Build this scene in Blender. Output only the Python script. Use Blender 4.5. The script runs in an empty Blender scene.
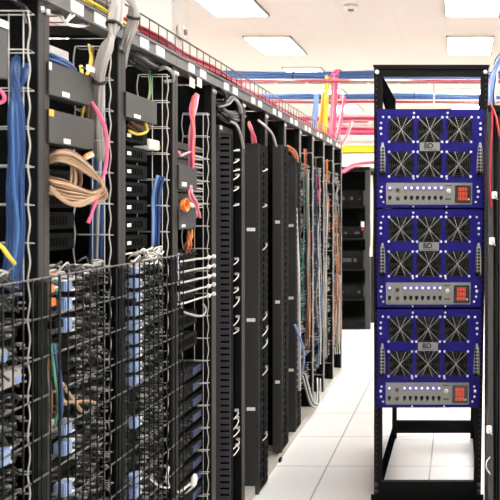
import bpy, bmesh, math, random
from mathutils import Vector, Matrix
random.seed(7)
SC = bpy.context.scene
COL = SC.collection
PI = math.pi
F, CX, CY, CH = 800.0, 458.0, 208.0, 1.5      # focal length in px, vanishing point of the aisle, eye height

# ------------------------------------------------------------------ helpers
def L(px, py, X=-1.06):
    """point of the long plane x = X (the face of the rack row)"""
    y = X * F / (px - CX)
    return Vector((X, y, CH + (CY - py) * y / F))
def LY(px, X=-1.06):
    return X * F / (px - CX)
def A(px, py, Y):
    return Vector(((px - CX) * Y / F, Y, CH + (CY - py) * Y / F))

def catmull(pts, sub):
    pts = [Vector(p) for p in pts]
    if len(pts) < 3 or sub < 2:
        return pts
    out = []
    for i in range(len(pts) - 1):
        p0 = pts[i - 1] if i else pts[0] * 2 - pts[1]
        p1, p2 = pts[i], pts[i + 1]
        p3 = pts[i + 2] if i + 2 < len(pts) else p2 * 2 - p1
        for k in range(sub):
            t = k / sub
            out.append(0.5 * ((2 * p1) + (p2 - p0) * t + (2 * p0 - 5 * p1 + 4 * p2 - p3) * t * t
                              + (3 * p1 - p0 - 3 * p2 + p3) * t ** 3))
    out.append(pts[-1])
    return out

class MB:
    def __init__(s, warp=None):
        s.v, s.f, s.mi, s.sm, s.m, s.warp = [], [], [], [], 0, warp
    def add(s, vs, fs, smooth=False):
        b = len(s.v)
        s.v += [Vector(v) for v in vs]
        for f in fs:
            s.f.append([b + i for i in f]); s.mi.append(s.m); s.sm.append(smooth)
        return s
    def box(s, x0, x1, y0, y1, z0, z1):
        x0, x1 = min(x0, x1), max(x0, x1); y0, y1 = min(y0, y1), max(y0, y1); z0, z1 = min(z0, z1), max(z0, z1)
        vs = [(x, y, z) for z in (z0, z1) for y in (y0, y1) for x in (x0, x1)]
        return s.add(vs, [(0, 2, 3, 1), (4, 5, 7, 6), (0, 1, 5, 4), (2, 6, 7, 3), (0, 4, 6, 2), (1, 3, 7, 5)])
    def cbox(s, c, d):
        return s.box(c[0] - d[0] / 2, c[0] + d[0] / 2, c[1] - d[1] / 2, c[1] + d[1] / 2, c[2] - d[2] / 2, c[2] + d[2] / 2)
    def rbox(s, x0, x1, y0, y1, z0, z1, r):
        """box with chamfered edges"""
        x0, x1 = min(x0, x1), max(x0, x1); y0, y1 = min(y0, y1), max(y0, y1); z0, z1 = min(z0, z1), max(z0, z1)
        bm = bmesh.new()
        bmesh.ops.create_cube(bm, size=1)
        for v in bm.verts:
            v.co = Vector(((x0 + x1) / 2 + v.co.x * (x1 - x0), (y0 + y1) / 2 + v.co.y * (y1 - y0), (z0 + z1) / 2 + v.co.z * (z1 - z0)))
        bmesh.ops.bevel(bm, geom=bm.edges[:], offset=r, segments=2, affect='EDGES')
        bm.verts.index_update()
        s.add([v.co.copy() for v in bm.verts], [[v.index for v in f.verts] for f in bm.faces])
        bm.free(); return s
    def tube(s, pts, r, n=6, sub=4, closed=False):
        pts = catmull(pts, sub)
        rs = r if isinstance(r, (list, tuple)) else None
        N = len(pts); T = []
        for i in range(N):
            a, b = pts[max(i - 1, 0)], pts[min(i + 1, N - 1)]
            if closed:
                a, b = pts[(i - 1) % N], pts[(i + 1) % N]
            d = b - a
            T.append(d.normalized() if d.length > 1e-9 else Vector((0, 0, 1)))
        up = Vector((0, 0, 1)) if abs(T[0].z) < .9 else Vector((1, 0, 0))
        u = T[0].cross(up).normalized()
        vs, fs = [], []
        for i in range(N):
            u = (u - T[i] * u.dot(T[i]))
            u = u.normalized() if u.length > 1e-6 else T[i].orthogonal().normalized()
            w = T[i].cross(u)
            rr = r if rs is None else rs[min(int(i * len(rs) / N), len(rs) - 1)]
            for k in range(n):
                a = 2 * PI * k / n
                vs.append(pts[i] + (u * math.cos(a) + w * math.sin(a)) * rr)
        M = N if closed else N - 1
        for i in range(M):
            for k in range(n):
                j = (i + 1) % N
                fs.append((i * n + k, i * n + (k + 1) % n, j * n + (k + 1) % n, j * n + k))
        if not closed:
            fs.append(tuple(reversed(range(n)))); fs.append(tuple((N - 1) * n + k for k in range(n)))
        return s.add(vs, fs, True)
    def rod(s, a, b, r, n=8):
        return s.tube([a, b], r, n, 1)
    def lathe(s, origin, axis, prof, n=16):
        """prof = list of (distance along the axis, radius)"""
        ax = Vector(axis).normalized(); u = ax.orthogonal().normalized(); w = ax.cross(u); o = Vector(origin)
        vs, fs = [], []
        for (t, r) in prof:
            for k in range(n):
                a = 2 * PI * k / n
                vs.append(o + ax * t + (u * math.cos(a) + w * math.sin(a)) * r)
        for i in range(len(prof) - 1):
            for k in range(n):
                fs.append((i * n + k, i * n + (k + 1) % n, (i + 1) * n + (k + 1) % n, (i + 1) * n + k))
        fs.append(tuple(reversed(range(n)))); fs.append(tuple((len(prof) - 1) * n + k for k in range(n)))
        return s.add(vs, fs, True)
    def ring(s, c, R, r, n=28, m=5):
        """ring lying in the xz plane"""
        return s.tube([(c[0] + R * math.cos(2 * PI * k / n), c[1], c[2] + R * math.sin(2 * PI * k / n)) for k in range(n)], r, m, 1, True)
    def build(s, name, mats, parent=None):
        if not isinstance(mats, (list, tuple)):
            mats = [mats]
        me = bpy.data.meshes.new(name)
        vs = [s.warp(v) for v in s.v] if s.warp else s.v
        off = Vector((0, 0, 0)); p = parent
        while p is not None:
            off += p.location; p = p.parent
        me.from_pydata([tuple(v - off) for v in vs], [], s.f)
        for m in mats:
            me.materials.append(m)
        me.polygons.foreach_set('material_index', s.mi)
        me.polygons.foreach_set('use_smooth', s.sm)
        bm = bmesh.new(); bm.from_mesh(me)
        bmesh.ops.recalc_face_normals(bm, faces=bm.faces[:])
        bm.to_mesh(me); bm.free()
        me.update()
        o = bpy.data.objects.new(name, me); COL.objects.link(o)
        if parent is not None:
            o.parent = parent
        return o

def tag(o, label, cat, group=None, kind=None):
    o['label'] = label; o['category'] = cat
    if group: o['group'] = group
    if kind: o['kind'] = kind
    return o
def thing(name, label, cat, loc, group=None):
    o = bpy.data.objects.new(name, None); COL.objects.link(o)
    o.location = loc; o.empty_display_size = .05
    return tag(o, label, cat, group)
def struct(name, mb, m):
    o = mb.build(name, m); o['kind'] = 'structure'; return o
def dup(root, loc, label=None, group=None):
    r = root.copy(); COL.objects.link(r); r.location = loc
    if label: r['label'] = label
    if group: r['group'] = group
    for ch in list(root.children):
        c = ch.copy(); COL.objects.link(c); c.parent = r
        for g in list(ch.children):
            d = g.copy(); COL.objects.link(d); d.parent = c
    return r
ORD = ('topmost second third fourth fifth sixth seventh eighth ninth tenth eleventh twelfth thirteenth fourteenth fifteenth '
       'sixteenth seventeenth eighteenth nineteenth twentieth twenty-first twenty-second twenty-third twenty-fourth '
       'twenty-fifth twenty-sixth twenty-seventh twenty-eighth').split()
def nth(i):
    return 'topmost' if i == 0 else ORD[i] + ' from the top'

# ------------------------------------------------------------------ materials
def mat(name, col, rough=.5, metal=0., var=.12, scale=18., bump=0., spec=.5, coat=0.):
    m = bpy.data.materials.new(name); m.use_nodes = True
    nt = m.node_tree; b = nt.nodes['Principled BSDF']
    b.inputs['Roughness'].default_value = rough; b.inputs['Metallic'].default_value = metal
    b.inputs['Specular IOR Level'].default_value = spec
    b.inputs['Coat Weight'].default_value = coat
    tc = nt.nodes.new('ShaderNodeTexCoord'); nz = nt.nodes.new('ShaderNodeTexNoise')
    nz.inputs['Scale'].default_value = scale; nz.inputs['Detail'].default_value = 3
    nt.links.new(tc.outputs['Object'], nz.inputs['Vector'])
    mx = nt.nodes.new('ShaderNodeMix'); mx.data_type = 'RGBA'
    mx.inputs['A'].default_value = (*[c * (1 - var) for c in col], 1)
    mx.inputs['B'].default_value = (*[min(1, c * (1 + var)) for c in col], 1)
    nt.links.new(nz.outputs['Fac'], mx.inputs['Factor'])
    nt.links.new(mx.outputs['Result'], b.inputs['Base Color'])
    if bump:
        bp = nt.nodes.new('ShaderNodeBump'); bp.inputs['Strength'].default_value = bump; bp.inputs['Distance'].default_value = .002
        nt.links.new(nz.outputs['Fac'], bp.inputs['Height']); nt.links.new(bp.outputs['Normal'], b.inputs['Normal'])
    return m
def emit(name, col, s):
    m = bpy.data.materials.new(name); m.use_nodes = True
    b = m.node_tree.nodes['Principled BSDF']
    b.inputs['Base Color'].default_value = (*[c * .5 for c in col], 1)
    b.inputs['Emission Color'].default_value = (*col, 1); b.inputs['Emission Strength'].default_value = s
    return m
def grid_mat(name, col, line, size, width, rough, offx=0., offy=0., spec=.5, var=.02):
    """square panels with thin seams, laid in object coordinates"""
    m = bpy.data.materials.new(name); m.use_nodes = True
    nt = m.node_tree; b = nt.nodes['Principled BSDF']; b.inputs['Roughness'].default_value = rough
    b.inputs['Specular IOR Level'].default_value = spec
    tc = nt.nodes.new('ShaderNodeTexCoord'); mp = nt.nodes.new('ShaderNodeMapping')
    mp.inputs['Location'].default_value = (offx, offy, 0)
    nt.links.new(tc.outputs['Object'], mp.inputs['Vector'])
    br = nt.nodes.new('ShaderNodeTexBrick'); br.offset = 0; br.squash = 1
    br.inputs['Scale'].default_value = 1; br.inputs['Brick Width'].default_value = size; br.inputs['Row Height'].default_value = size
    br.inputs['Mortar Size'].default_value = width; br.inputs['Mortar Smooth'].default_value = 0; br.inputs['Bias'].default_value = 0
    br.inputs['Color1'].default_value = (*[c * (1 - var) for c in col], 1); br.inputs['Color2'].default_value = (*col, 1)
    br.inputs['Mortar'].default_value = (*line, 1)
    nt.links.new(mp.outputs['Vector'], br.inputs['Vector']); nt.links.new(br.outputs['Color'], b.inputs['Base Color'])
    return m

M = dict(
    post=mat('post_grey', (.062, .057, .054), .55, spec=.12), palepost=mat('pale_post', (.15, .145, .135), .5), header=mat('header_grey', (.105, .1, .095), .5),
    black=mat('black_steel', (.006, .006, .0057), .55, spec=.1), inner=mat('inner_black', (.0035, .0035, .0035), .7, spec=.05),
    slotface=mat('slate_plastic', (.04, .04, .047), .5, var=.05), plate=mat('charcoal_plate', (.05, .049, .048), .5, var=.05), cover=mat('dark_cover', (.036, .036, .035), .5, var=.05, spec=.3),
    wire=mat('galvanised_wire', (.5, .49, .475), .4, .3), rail=mat('black_strip', (.009, .0088, .0085), .5, spec=.1), meshblack=mat('black_wire', (.005, .005, .005), .5, .0, spec=.12),
    meshgrey=mat('glint_wire', (.14, .137, .132), .4, .3, .7, 60), tag=mat('paper_tag', (.85, .84, .82), .7, var=.03),  # cross wires: bright glints painted in as patchy grey
    orange_tag=mat('orange_tag', (.85, .36, .04), .6), silver=mat('silver_metal', (.55, .545, .53), .35, .4),
    dull=mat('dull_metal', (.07, .069, .067), .45, .4, .5, 40), white=mat('white_plastic', (.78, .77, .74), .5, var=.05),
    cream=mat('cream_plastic', (.72, .68, .55), .6), paleblue=mat('pale_blue_plastic', (.27, .37, .62), .4, var=.05),
    blue=mat('blue_cable', (.013, .05, .165), .45, var=.25), midblue=mat('mid_blue_cable', (.045, .13, .33), .4), tandark=mat('dark_tan_cable', (.22, .12, .07), .5), trayblue=mat('tray_blue_cable', (.045, .11, .29), .45, var=.25), lightblue=mat('light_blue_cable', (.2, .33, .64), .45, var=.2),
    pink=mat('pink_cable', (.86, .13, .27), .45, var=.2), red=mat('red_cable', (.42, .02, .045), .5, var=.4),
    palepink=mat('pale_pink_cable', (.9, .36, .42), .5, var=.2), tan=mat('tan_cable', (.42, .27, .165), .5, var=.25),
    grey=mat('grey_cable', (.38, .355, .335), .45, var=.15), darkgrey=mat('dark_grey_cable', (.06, .058, .055), .45),
    blackc=mat('black_cable', (.005, .005, .005), .45), yellow=mat('yellow_cable', (.82, .62, .06), .5),
    orange=mat('orange_cable', (.85, .22, .03), .5), copper=mat('copper_cable', (.6, .2, .08), .45), navy=mat('navy_plastic', (.02, .03, .08), .4), teal=mat('teal_cable', (.05, .3, .28), .5),
    green=mat('green_cable', (.08, .3, .15), .5), brown=mat('brown_cable', (.25, .1, .06), .55),
    bluepaint=mat('blue_enamel', (.0075, .003, .165), .5, var=.04, scale=6, spec=.22), rackblack=mat('rack_black', (.004, .004, .004), .6, var=.1, spec=.15), matte=mat('matte_black', (.004, .004, .0045), .8, var=.1, spec=0.), screw=mat('bright_screw', (.85, .84, .88), .35, .3), spoke=mat('spoke_metal', (.34, .335, .31), .4, .3),
    panelgrey=mat('panel_grey', (.26, .257, .245), .45, .2, .06, 30), fanblack=mat('fan_black', (.014, .014, .013), .5),
    chrome=mat('chrome', (.62, .61, .6), .25, .8), led=emit('white_led', (.8, .78, 1.), .6),
    digit=emit('red_digit', (1., .1, .03), .38), glassblack=mat('display_black', (.01, .01, .01), .15),
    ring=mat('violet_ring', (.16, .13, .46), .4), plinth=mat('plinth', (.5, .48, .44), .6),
    duct=mat('yellow_duct', (.86, .68, .03), .5, var=.05), beam=mat('beige_beam', (.66, .62, .55), .6),
    wall=mat('wall_paint', (.6, .57, .535), .8, var=.02, scale=3), diffuser=emit('light_diffuser', (1., .98, .95), 14.0),
    trim=mat('light_trim', (.2, .19, .18), .5), detector=mat('detector_white', (.72, .66, .6), .5),
)
M['floor'] = grid_mat('floor_tiles', (.92, .92, .915), (.42, .41, .40), .6, .0045, .32, .76, .15)
M['ceiling'] = grid_mat('ceiling_tiles', (.56, .5, .445), (.51, .455, .405), .6, .006, .9, .15, .1)

# knurled grip: fine silver and black checks
m = bpy.data.materials.new('knurled_grip'); m.use_nodes = True
nt = m.node_tree; b = nt.nodes['Principled BSDF']; b.inputs['Metallic'].default_value = .1; b.inputs['Roughness'].default_value = .5
tc = nt.nodes.new('ShaderNodeTexCoord'); mp = nt.nodes.new('ShaderNodeMapping'); mp.inputs['Rotation'].default_value = (0, PI / 4, 0)
ck = nt.nodes.new('ShaderNodeTexChecker'); ck.inputs['Scale'].default_value = 85
ck.inputs['Color1'].default_value = (.3, .3, .29, 1); ck.inputs['Color2'].default_value = (.003, .003, .003, 1)
nt.links.new(tc.outputs['Object'], mp.inputs['Vector']); nt.links.new(mp.outputs['Vector'], ck.inputs['Vector'])
nt.links.new(ck.outputs['Color'], b.inputs['Base Color']); M['grip'] = m

# ------------------------------------------------------------------ room
CEIL = 3.74
WX0, WX1, WY0, WY1 = -6.0, 5.0, -3.0, 22.0
struct('floor', MB().box(WX0 - .1, WX1 + .1, WY0 - .1, WY1 + .1, -.1, 0), M['floor'])
struct('ceiling', MB().box(WX0 - .1, WX1 + .1, WY0 - .1, WY1 + .1, CEIL + .03, CEIL + .15), M['ceiling'])
struct('wall_left', MB().box(WX0 - .1, WX0, WY0, WY1, 0, CEIL + .03), M['wall'])
struct('wall_right', MB().box(WX1, WX1 + .1, WY0, WY1, 0, CEIL + .03), M['wall'])
struct('wall_back', MB().box(WX0 - .1, WX1 + .1, WY1, WY1 + .1, 0, CEIL + .03), M['wall'])
struct('wall_front', MB().box(WX0 - .1, WX1 + .1, WY0 - .1, WY0, 0, CEIL + .03), M['wall'])
struct('column', MB().box(-2.75, -2.145, 6.0, 6.3, 0, CEIL + .03), M['wall'])

# ceiling lights: recessed troffers, each a lens in a dark-edged frame
rows = [-1.1, 1.2, 3.5, 5.85, 8.2, 10.55, 12.9, 15.22, 17.5, 19.8]
colsX = [-5.2, -2.52, .165, 2.85]  # outer columns and near rows: unseen fixtures added to light the racks
def light_label(ci, ri):
    if ci == 1 and ri >= 4:
        return 'recessed square-edged ceiling light over the server row, %s one in view going away' % ('nearest' if ri == 4 else ORD[ri - 4])
    if ci == 2 and ri >= 4:
        return 'recessed ceiling light above the blue equipment rack, %s one in view going away' % ('nearest' if ri == 4 else ORD[ri - 4])
    cn = ['along the left wall', 'over the server row', 'above the aisle', 'along the right wall'][ci]
    return 'added unseen ceiling light %s, %s counting from the front wall' % (cn, ('first ' + ORD[1] + ' ' + ' '.join(ORD[2:])).split()[ri])
proto = None
for ci, cx in enumerate(colsX):
    for ri, cy in enumerate(rows):
        if proto is None:
            t = thing('ceiling_light', light_label(ci, ri), 'ceiling light', (cx, cy, CEIL), 'recessed ceiling lights')
            MB().box(cx - .3, cx + .3, cy, cy + 1.15, CEIL + .002, CEIL + .022).build('diffuser', M['diffuser'], t)
            f = MB()
            for sx in (-1, 1):
                f.box(cx + sx * .3, cx + sx * .314, cy - .018, cy + 1.168, CEIL - .006, CEIL + .029)
            f.m = 1
            for yy in (cy - .018, cy + 1.15):
                f.box(cx - .3, cx + .3, yy, yy + .018, CEIL + .0, CEIL + .029)
            f.build('light_frame', [M['trim'], M['detector']], t)
            proto = t
        else:
            dup(proto, (cx, cy, CEIL), light_label(ci, ri))
sd = thing('smoke_detector', 'small round smoke detector on the ceiling above the far aisle', 'smoke detector', (-1.2, 8.96, CEIL))
MB().lathe((-1.2, 8.96, CEIL + .03), (0, 0, -1), [(0, .075), (.03, .075), (.05, .055)], 20).build('detector_body', M['detector'], sd)
MB().lathe((-1.2, 8.96, CEIL - .02), (0, 0, -1), [(0, .04), (.018, .03)], 16).build('detector_sensor', M['trim'], sd)
dt = thing('wall_alarm', 'small grey alarm box on the white column above the server row', 'alarm', (-2.145, 6.15, 2.85))
MB().rbox(-2.145, -2.10, 6.1, 6.2, 2.8, 2.9, .008).build('alarm_case', M['detector'], dt)
MB().lathe((-2.10, 6.15, 2.85), (1, 0, 0), [(0, .025), (.015, .02)], 14).build('alarm_lens', M['trim'], dt)

# ------------------------------------------------------------------ the long rack row on the left
XF = -1.06; XB = -1.62; Y1 = 2.075; PITCH = .4756
def YK(k): return Y1 + PITCH * (k - 1)
NR = 12
rack_desc = [
    'black open server rack at the left edge, beside the thick blue cable bundle',
    'black open server rack holding the looped tan cables and two charcoal plates',
    'black open server rack behind the mesh, with one charcoal plate and a blue cable drop',
    'black open server rack with hanging pink cables and five silver cable bars',
    'black open server rack just before the slotted vertical cable manager',
    'black open server rack between the slotted manager and the widest labelled cover',
    'black open server rack between the widest and the second labelled covers',
    'black open server rack between the second and third labelled covers',
    'narrow-looking black rack with teal and brown cables past the labelled covers',
    'narrow-looking black rack with blue and white cables far down the row',
    'narrow-looking black rack with pale grey cables, last but one in the row',
    'narrow-looking black rack with orange cables, last in the long row',
]
for k in range(NR):
    a, c = YK(k) - .026, YK(k + 1) - .028
    t = thing('server_rack', rack_desc[k], 'server rack', (XF - .3, (a + c) / 2, 0), 'racks of the long row')
    for (y0, y1) in ((a, a + .026), (c - .024, c)):
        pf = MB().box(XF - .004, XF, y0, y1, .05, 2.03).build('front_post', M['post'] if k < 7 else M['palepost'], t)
        MB().box(XF - .034, XF - .004, y0 + .002, y1 - .002, .05, 2.03).build('post_channel', M['black'], pf)  # black against the grey face: the post's dark side put into colour
        MB().box(XB, XB + .034, y0, y1, .05, 2.03).build('rear_post', M['black'], t)
    mb = MB(); mb.box(XF - .045, XF + .004, a, c, 2.03, 2.077)
    mb.box(XF + .004, XF + .010, a, c, 2.03, 2.036).box(XF + .004, XF + .010, a, c, 2.071, 2.077)
    hr = mb.build('top_rail', M['header'], t)
    MB().box(XB, XB + .05, a, c, 2.03, 2.077).build('rear_rail', M['black'], t)
    for (s0, s1) in ((.13, .2), (.27, .345)):
        lb = MB().box(XF + .0042, XF + .0075, a + s0, a + s1, 2.037, 2.070).build('label_plate', M['tag'], t)
        lb['label'] = 'blank white label on the top rail'
    MB().lathe((XF, a + .013, 2.005), (1, 0, 0), [(0, .009), (.006, .008)], 10).lathe((XF, c - .012, 2.005), (1, 0, 0), [(0, .009), (.006, .008)], 10).build('corner_bolt', M['silver'], t)
    MB().box(XB, XB + .006, a, c, .05, 2.03).build('rear_panel', M['inner'], t)  # black backing added so the open interior stays dark
    MB().box(XB + .034, XF - .036, c - .012, c - .004, .05, 2.03).build('side_panel', M['inner'], t)  # added black sheet, a dark ground behind the bay opening
    mb = MB(); mb.box(XB, XF + .002, a, c, 0, .05)
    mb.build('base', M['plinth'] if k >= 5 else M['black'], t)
    # side bars at the top joining front and rear
    MB().box(XB + .05, XF - .045, a, a + .02, 2.04, 2.07).build('top_side_bar', M['black'], t)
    MB().box(XB + .05, XF - .045, c - .02, c, 2.04, 2.07).build('top_side_bar', M['black'], t)

def plate(name, px0, px1, z0, z1, label, X=-1.052, tags=()):
    y0, y1 = LY(px0, X), LY(px1, X)
    t = thing(name, label, 'cover plate', (X, (y0 + y1) / 2, z0), 'charcoal cover plates of the row')
    mb = MB(); mb.rbox(X - .004, X, y0, y1, z0, z1, .0015)
    mb.box(X - .05, X - .004, y0, y1, z1 - .004, z1 - .001).box(X - .05, X - .004, y0, y1, z0 + .001, z0 + .004)
    mb.build('plate_face', M['plate'], t)
    for (u0, u1, w0, w1, mm, nm) in tags:
        MB().box(X, X + .0012, y0 + (y1 - y0) * u0, y0 + (y1 - y0) * u1, z0 + (z1 - z0) * w0, z0 + (z1 - z0) * w1).build(nm, M[mm], t)
    return t
plate('cover_plate', 49, 94, 1.793, 1.878, 'upper charcoal cover plate above the looped tan cables', tags=((.0, .045, .75, .98, 'tag', 'white_tag'), (.27, .42, .05, .2, 'tag', 'label_sticker')))
plate('cover_plate', 49, 94, 1.668, 1.755, 'charcoal cover plate with an orange tag, just above the tan cables', tags=((0, .09, .8, 1., 'orange_tag', 'orange_tag'), (.3, .44, .05, .2, 'tag', 'label_sticker')))
plate('cover_plate', 126, 157, 1.79, 1.87, 'charcoal cover plate above the empty-looking rack with the blue drop', tags=((.24, .44, .05, .2, 'tag', 'label_sticker'),))
plate('cover_plate', 179, 197, 1.572, 1.664, 'small charcoal plate just below the straight pink cables', tags=((.15, .4, .12, .3, 'tag', 'label_sticker'),))
plate('cover_plate', 179, 196, 1.418, 1.505, 'small charcoal plate below the ring of orange cable', tags=((.15, .35, .1, .22, 'tag', 'label_sticker'),))
plate('cover_plate', -12, 8, 1.80, 1.915, 'charcoal plate cut off by the left edge, under a white tag', tags=((.55, 1., 1.02, 1.17, 'tag', 'white_tag'),))

# wire cable guides: bowed uprights and U-shaped rungs
def guide(Y, z0, z1, label, step=.095, X1=-1.058, X0=-1.16):
    """ladder of bowed wires standing square to the row"""
    t = thing('cable_guide', label, 'cable guide', ((X0 + X1) / 2, Y, z0), 'galvanised wire cable guides')
    n = int((z1 - z0) / step)
    for (xx, s) in ((X0, -1), (X1, 1)):
        pts = [(xx + (s * .006 if i % 2 else 0), Y, z1 - i * step / 2) for i in range(n * 2 + 1)]
        MB().tube(pts, .0021, 6, 3).build('guide_upright', M['wire'], t)
    for f in (.38, .74):
        xx = X0 + (X1 - X0) * f
        MB().rod((xx, Y + .03, z1), (xx, Y + .03, z1 - n * step), .0016, 6).build('inner_upright', M['wire'], t)
    for i in range(n + 1):
        z = z1 - i * step
        MB().tube([(X0, Y + .03, z - .003), (X0, Y, z), (X1 + .003, Y, z), (X1, Y + .03, z - .003), (X0, Y + .03, z - .003)], .0017, 6, 1).build('rung', M['wire'], t)
guide(1.967, .1, 1.985, 'wire cable guide around the thick blue bundle at the left edge')
guide(2.425, .1, 1.99, 'wire cable guide beside the looped tan cables')
guide(2.905, .1, 1.985, 'wire cable guide around the short blue cable drop')
guide(3.375, .08, 1.9, 'wire cable guide around the straight pink cables')
for k in (8, 9, 10, 11):
    guide(YK(k) + .4, .1, 1.9, 'wire cable guide with %s cables far down the row' % {8: 'teal and brown', 9: 'blue and white', 10: 'pale grey', 11: 'orange'}[k], .19)

# ------------------------------------------------------------------ cables
def bundle(name, label, path, width, mats, n=10, r=.004, X=None, cat='cables', group=None, jitter=1., ties=0, parent=None, sub=5):
    """strands following a path of points; one object, one material slot per colour; cable ties as a part"""
    path = [Vector(p) for p in path]
    mb = MB()
    for i in range(n):
        ang = random.random() * 2 * PI; rad = math.sqrt(random.random()) * width
        pts = []
        for j, p in enumerate(path):
            ang += random.uniform(-.35, .35) * jitter
            T = (path[min(j + 1, len(path) - 1)] - path[max(j - 1, 0)]).normalized()
            u = T.cross(Vector((.31, .17, .93)) if abs(T.z) < .9 else Vector((0, 1, 0))).normalized(); w = T.cross(u)
            pts.append(p + u * math.cos(ang) * rad + w * math.sin(ang) * rad)
        mb.m = i % len(mats)
        mb.tube(pts, r, 6, sub)
    o = mb.build(name, [M[q] for q in mats], parent)
    if parent is None:
        tag(o, label, cat, group)
    if ties:
        for q in range(ties):
            mt = MB()
            j = (q + 1) * (len(path) - 1) / (ties + 1); i0 = int(j); ff = j - i0
            p = path[i0].lerp(path[min(i0 + 1, len(path) - 1)], ff)
            T = (path[min(i0 + 1, len(path) - 1)] - path[i0]).normalized()
            mt.lathe(p - T * .004, T, [(0, width + r * 1.3), (.008, width + r * 1.3)], 14)
            mt.build('cable_tie', M['blackc'], o)
    return o

XC = -1.085
bundle('cable_bundle', 'thick bundle of blue cables in the wire guide at the left edge',
       [L(20, 58, -1.14), L(18, 75, XC), L(14, 110, XC), L(15, 150, XC), L(14, 190, XC), L(15, 230, XC), L(12, 275, XC), L(12, 300, -1.12)], .0185, ['blue', 'blue', 'midblue', 'blue'], 24, .0044)
bundle('cable_bundle', 'dark blue cable bundle behind the wire guide beside the tan loops',
       [L(101, 118, -1.12), L(100, 140, -1.12), L(98, 170, -1.12), L(97, 210, -1.12), L(96, 250, -1.13), L(95, 268, -1.14)], .016, ['blue', 'blue', 'blue', 'grey'], 14, .005)
bundle('cable_bundle', 'short blue cable bundle fanning out inside the second rack wire guide',
       [L(161, 176, -1.08), L(158, 186, -1.09), L(156, 200, -1.1), L(156, 220, -1.1), L(155, 245, -1.1), L(155, 262, -1.12)], .014, ['blue', 'blue', 'lightblue'], 12, .005)
bundle('cable_bundle', 'straight bright pink cables hanging in the fourth rack',
       [L(196, 96, -1.08), L(193, 110, -1.06), L(192, 130, -1.055), L(191.5, 150, -1.055), L(191.5, 168, -1.06)], .012, ['pink', 'pink', 'palepink', 'orange'], 9, .005)
bundle('cable_bundle', 'tangled pink cables between the two small charcoal plates',
       [L(189, 186, -1.06), L(191, 194, -1.05), L(195, 203, -1.05), L(197, 211, -1.06), L(199, 216, -1.08)], .012, ['pink', 'palepink'], 7, .004, jitter=3)
bundle('cable_bundle', 'pink cord sticking out to the left of the straight pink cables',
       [L(179, 151, -1.05), L(181, 155, -1.04), L(186, 153, -1.045), L(191, 151, -1.06)], .002, ['palepink'], 2, .004)
bundle('cable_bundle', 'short orange cables below the lower small charcoal plate',
       [L(190, 229, -1.07), L(190, 236, -1.06), L(189, 244, -1.06), L(187, 252, -1.08)], .012, ['orange', 'copper'], 8, .004)
o = thing('cable_loop', 'small ring of orange cable between the two small charcoal plates', 'cable', L(184, 206, -1.05))
mb = MB(); c0 = L(183.5, 205, -1.05)
for q in range(4):
    mb.tube([c0 + Vector((.004 * q, .03 * math.cos(2 * PI * i / 14), (.018 + .002 * q) * math.sin(2 * PI * i / 14))) for i in range(14)], .0035, 6, 1, True)
mb.build('loop', M['orange'], o)
mb = MB(); mb.tube([c0 + Vector((.002, .028, .004)), c0 + Vector((.006, .06, .002)), c0 + Vector((0, .1, -.004))], .009, 8, 3); mb.build('loop_tail', M['cream'], o)
bundle('cable', 'pink cable crossing down past the tan cable loops',
       [L(91, 102, -1.045), L(98, 112, -1.03), L(105, 128, -1.025), L(107, 145, -1.025), L(106, 165, -1.03), L(101, 185, -1.03), L(94, 207, -1.03), L(88, 223, -1.04)], .0028, ['pink'], 2, .0042, cat='cable')
bundle('cable', 'pink cable at the left edge beside the charcoal plate', [L(-6, 88, -1.05), L(0, 90, -1.04), L(4, 96, -1.035), L(3, 101, -1.04), L(-4, 104, -1.05)], .002, ['pink'], 2, .004, cat='cable')
bundle('cable', 'yellow cable poking out below the blue bundle at the left edge', [L(-5, 243, -1.04), L(2, 247, -1.03), L(8, 255, -1.03), L(15, 264, -1.05)], .002, ['yellow'], 2, .0042, cat='cable')
bundle('cable', 'yellow cable rising behind the charcoal plates above the tan loops', [L(81, 66, -1.1), L(83, 78, -1.07), L(88, 72, -1.08), L(91, 58, -1.1), L(89, 45, -1.14)], .003, ['yellow'], 2, .0035, cat='cable')
bundle('cable', 'yellow cable dropping between the upper and the orange-tagged plates', [L(86, 100, -1.08), L(83, 112, -1.08), L(82, 122, -1.1)], .002, ['yellow'], 2, .004, cat='cable')
bundle('cable', 'thin copper-red cable dropping behind the two charcoal plates', [L(92, 46, -1.12), L(93, 66, -1.1), L(90, 90, -1.1), L(88, 120, -1.1)], .003, ['brown'], 2, .0035, cat='cable')
bundle('cable', 'yellow-green cable dropping behind the second rack charcoal plate', [L(147, 58, -1.12), L(149, 75, -1.1), L(150, 90, -1.09), L(148, 102, -1.09)], .004, ['yellow', 'green'], 2, .004, cat='cable')
bundle('cable', 'yellow cable curling out below the second rack charcoal plate', [L(140, 118, -1.09), L(146, 124, -1.06), L(147, 131, -1.06), L(138, 134, -1.08), L(128, 130, -1.1)], .002, ['yellow'], 2, .0035, cat='cable')
bundle('cable_bundle', 'dark brown cables bunched under the second rack charcoal plate', [L(127, 122, -1.1), L(134, 126, -1.09), L(141, 128, -1.09), L(146, 126, -1.1)], .018, ['brown', 'blackc'], 10, .004)

bundle('cable_bundle', 'blue cables peeping over the top edge of the upper charcoal plate', [L(48, 57, -1.08), L(55, 60, -1.07), L(63, 62.5, -1.07), L(71, 67, -1.08), L(76, 74, -1.1)], .011, ['blue', 'midblue', 'blue'], 10, .0038, jitter=2)
t = thing('cable_label', 'white paper flag on a cable right of the upper charcoal plate', 'label', L(91, 67, -1.04))
p, q = L(87, 69, -1.04), L(98, 66, -1.04); MB().rbox(-1.043, -1.04, p.y, q.y, p.z - .003, p.z + .013, .001).build('paper_flag', M['tag'], t)
MB().rod((-1.045, p.y - .02, p.z + .0), (-1.045, q.y + .01, p.z + .008), .003).build('flag_wire', M['blue'], t)
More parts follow.
